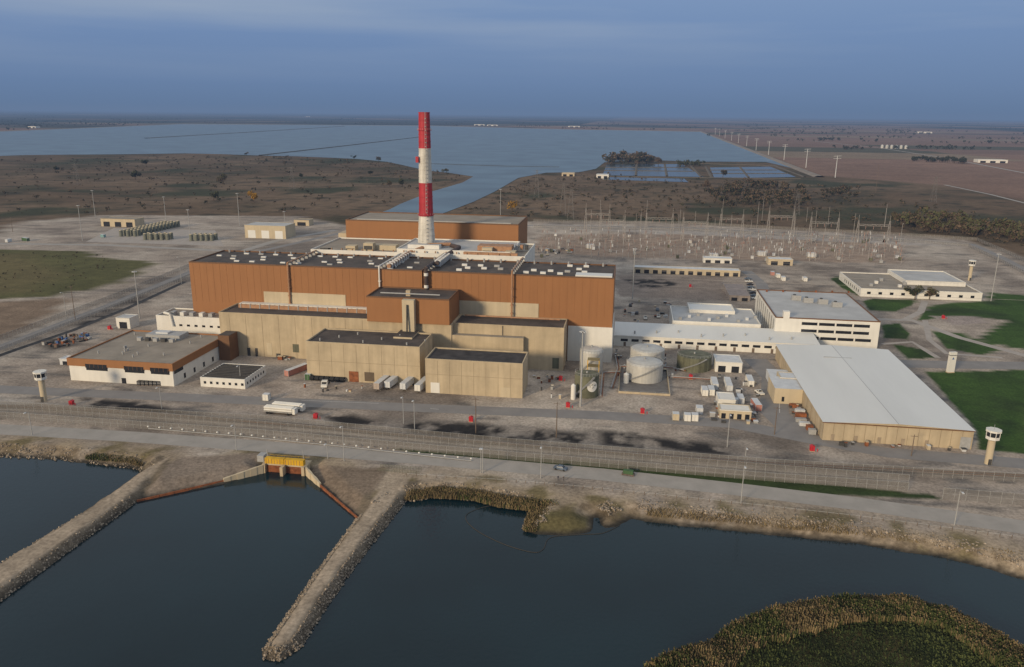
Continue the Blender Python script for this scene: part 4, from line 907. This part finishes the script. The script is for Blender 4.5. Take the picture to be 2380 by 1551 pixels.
def reeds(name,P,n,h0,h1,ms,zb,w=.07,edge=None):
    A_=np.array(P);X_=rng.uniform(A_[:,0].min(),A_[:,0].max(),n*5);Y_=rng.uniform(A_[:,1].min(),A_[:,1].max(),n*5);sd=sdf(P,X_,Y_);k=sd>-.6
    if edge: k&=(sd<edge*(.5+fbm(X_,Y_,12,91)))
    X_=X_[k][:n];Y_=Y_[k][:n];sd=sd[k][:n];n=len(X_);h=rng.uniform(h0,h1,n)*(.6+.7*fbm(X_,Y_,7,90));a=rng.uniform(0,6.28,n);dx=np.cos(a)*w;dy=np.sin(a)*w;lx=rng.normal(0,.25,n);ly=rng.normal(0,.25,n);zz=zb+np.clip(sd*.25,0,.9)
    V=np.stack([np.stack([X_-dx,Y_-dy,zz],1),np.stack([X_+dx,Y_+dy,zz],1),np.stack([X_+dx*1.3+lx,Y_+dy*1.3+ly,zz+h],1),np.stack([X_-dx*1.3+lx,Y_-dy*1.3+ly,zz+h],1)],1).reshape(-1,3)
    g=fbm(X_,Y_,10,95);mi=(rng.random(n)<np.clip((g-.35)*3,.1,.9)).astype(int);return leafmesh(name,V,np.arange(4*n).reshape(-1,4),mi,ms)
reeds('reed_bed',island,60000,1.8,3.2,[reedt,reedg],WL,.09,edge=9)
reeds('marsh_grass',island,30000,.3,.9,[mat('marsh_green',(.03,.042,.012),.9,.3,.2),reedg],WL+.8,.12)
reeds('reed_bed',poly([(950,1150),(1050,1143),(1160,1160),(1300,1178),(1310,1200),(1240,1192),(1160,1182),(1100,1166),(1010,1160),(945,1166)],WL),9000,.8,1.8,[reedt,reedg],WL+.5)
reeds('reed_bed',poly([(1222,1215),(1240,1190),(1330,1188),(1330,1205),(1250,1225),(1240,1240),(1218,1235)],WL),4000,.5,1.4,[reedt,reedg],WL+.3)
reeds('reed_bed',poly([(1500,1205),(1700,1222),(1850,1238),(2000,1252),(2150,1274),(2300,1305),(2380,1325),(2380,1300),(2150,1250),(1850,1215),(1700,1205),(1520,1190)],WL),6000,.4,1.3,[reedt,reedt],WL+1.)
reeds('reed_bed',poly([(200,1072),(300,1080),(330,1090),(320,1070),(230,1060)],WL),2500,.4,1.2,[reedt,reedg],WL+.8)

# ------------------------------------------------------------------ sky, sun, haze
w=bpy.data.worlds.new('World');scene.world=w;w.use_nodes=True;nt=w.node_tree;N=nt.nodes;L=nt.links
SE,SA=math.radians(15),math.radians(210)   # sun behind the camera, to the left
bg=N['Background'];sk=N.new('ShaderNodeTexSky');sk.sky_type='NISHITA';sk.sun_disc=False;sk.sun_elevation=SE;sk.sun_rotation=SA
L.new(sk.outputs[0],bg.inputs['Color']);bg.inputs['Strength'].default_value=.05
tc=N.new('ShaderNodeTexCoord');sp=N.new('ShaderNodeSeparateXYZ');L.new(tc.outputs['Generated'],sp.inputs[0])
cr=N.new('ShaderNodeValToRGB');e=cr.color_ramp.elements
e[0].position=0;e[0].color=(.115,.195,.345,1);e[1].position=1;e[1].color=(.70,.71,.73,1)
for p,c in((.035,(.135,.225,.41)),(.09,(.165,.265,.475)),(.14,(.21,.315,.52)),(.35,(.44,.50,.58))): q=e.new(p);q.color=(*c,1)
L.new(sp.outputs['Z'],cr.inputs['Fac'])
mp=N.new('ShaderNodeMapping');mp.inputs['Scale'].default_value=(1.1,1.1,14);mp.inputs['Rotation'].default_value=(0,math.radians(4),0);mp.inputs['Location'].default_value=(.35,.1,.4);L.new(tc.outputs['Generated'],mp.inputs['Vector'])
no=N.new('ShaderNodeTexNoise');no.inputs['Scale'].default_value=1.5;no.inputs['Detail'].default_value=7;no.inputs['Roughness'].default_value=.46;L.new(mp.outputs[0],no.inputs['Vector'])
mr=N.new('ShaderNodeMapRange');mr.inputs['From Min'].default_value=.42;mr.inputs['From Max'].default_value=.78;mr.inputs['To Max'].default_value=.8;L.new(no.outputs['Fac'],mr.inputs['Value'])
m2=N.new('ShaderNodeMapRange');m2.inputs['From Min'].default_value=.03;m2.inputs['From Max'].default_value=.14;L.new(sp.outputs['Z'],m2.inputs['Value'])
mu=N.new('ShaderNodeMath');mu.operation='MULTIPLY';L.new(mr.outputs[0],mu.inputs[0]);L.new(m2.outputs[0],mu.inputs[1])
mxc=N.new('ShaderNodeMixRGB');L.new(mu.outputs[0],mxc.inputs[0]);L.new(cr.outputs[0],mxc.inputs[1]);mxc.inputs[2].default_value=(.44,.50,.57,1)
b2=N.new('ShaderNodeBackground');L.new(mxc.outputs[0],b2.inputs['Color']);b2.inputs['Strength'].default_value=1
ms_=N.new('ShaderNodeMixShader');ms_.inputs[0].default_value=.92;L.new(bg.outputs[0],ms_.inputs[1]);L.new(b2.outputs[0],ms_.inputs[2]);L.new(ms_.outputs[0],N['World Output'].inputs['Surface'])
sl=bpy.data.lights.new('sun','SUN');sl.energy=3.3;sl.angle=math.radians(9);sl.color=(1,.80,.55);so=bpy.data.objects.new('sun',sl);scene.collection.objects.link(so)
d=Vector((math.sin(SA)*math.cos(SE),math.cos(SA)*math.cos(SE),math.sin(SE)));so.rotation_euler=d.to_track_quat('Z','Y').to_euler()
# hazy lower air: absorbs and glows in a set sky colour in place of scattered light
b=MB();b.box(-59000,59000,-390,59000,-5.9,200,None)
hz=bpy.data.materials.new('haze_glow');hz.use_nodes=True;nt=hz.node_tree;nt.nodes.clear();o_=nt.nodes.new('ShaderNodeOutputMaterial')
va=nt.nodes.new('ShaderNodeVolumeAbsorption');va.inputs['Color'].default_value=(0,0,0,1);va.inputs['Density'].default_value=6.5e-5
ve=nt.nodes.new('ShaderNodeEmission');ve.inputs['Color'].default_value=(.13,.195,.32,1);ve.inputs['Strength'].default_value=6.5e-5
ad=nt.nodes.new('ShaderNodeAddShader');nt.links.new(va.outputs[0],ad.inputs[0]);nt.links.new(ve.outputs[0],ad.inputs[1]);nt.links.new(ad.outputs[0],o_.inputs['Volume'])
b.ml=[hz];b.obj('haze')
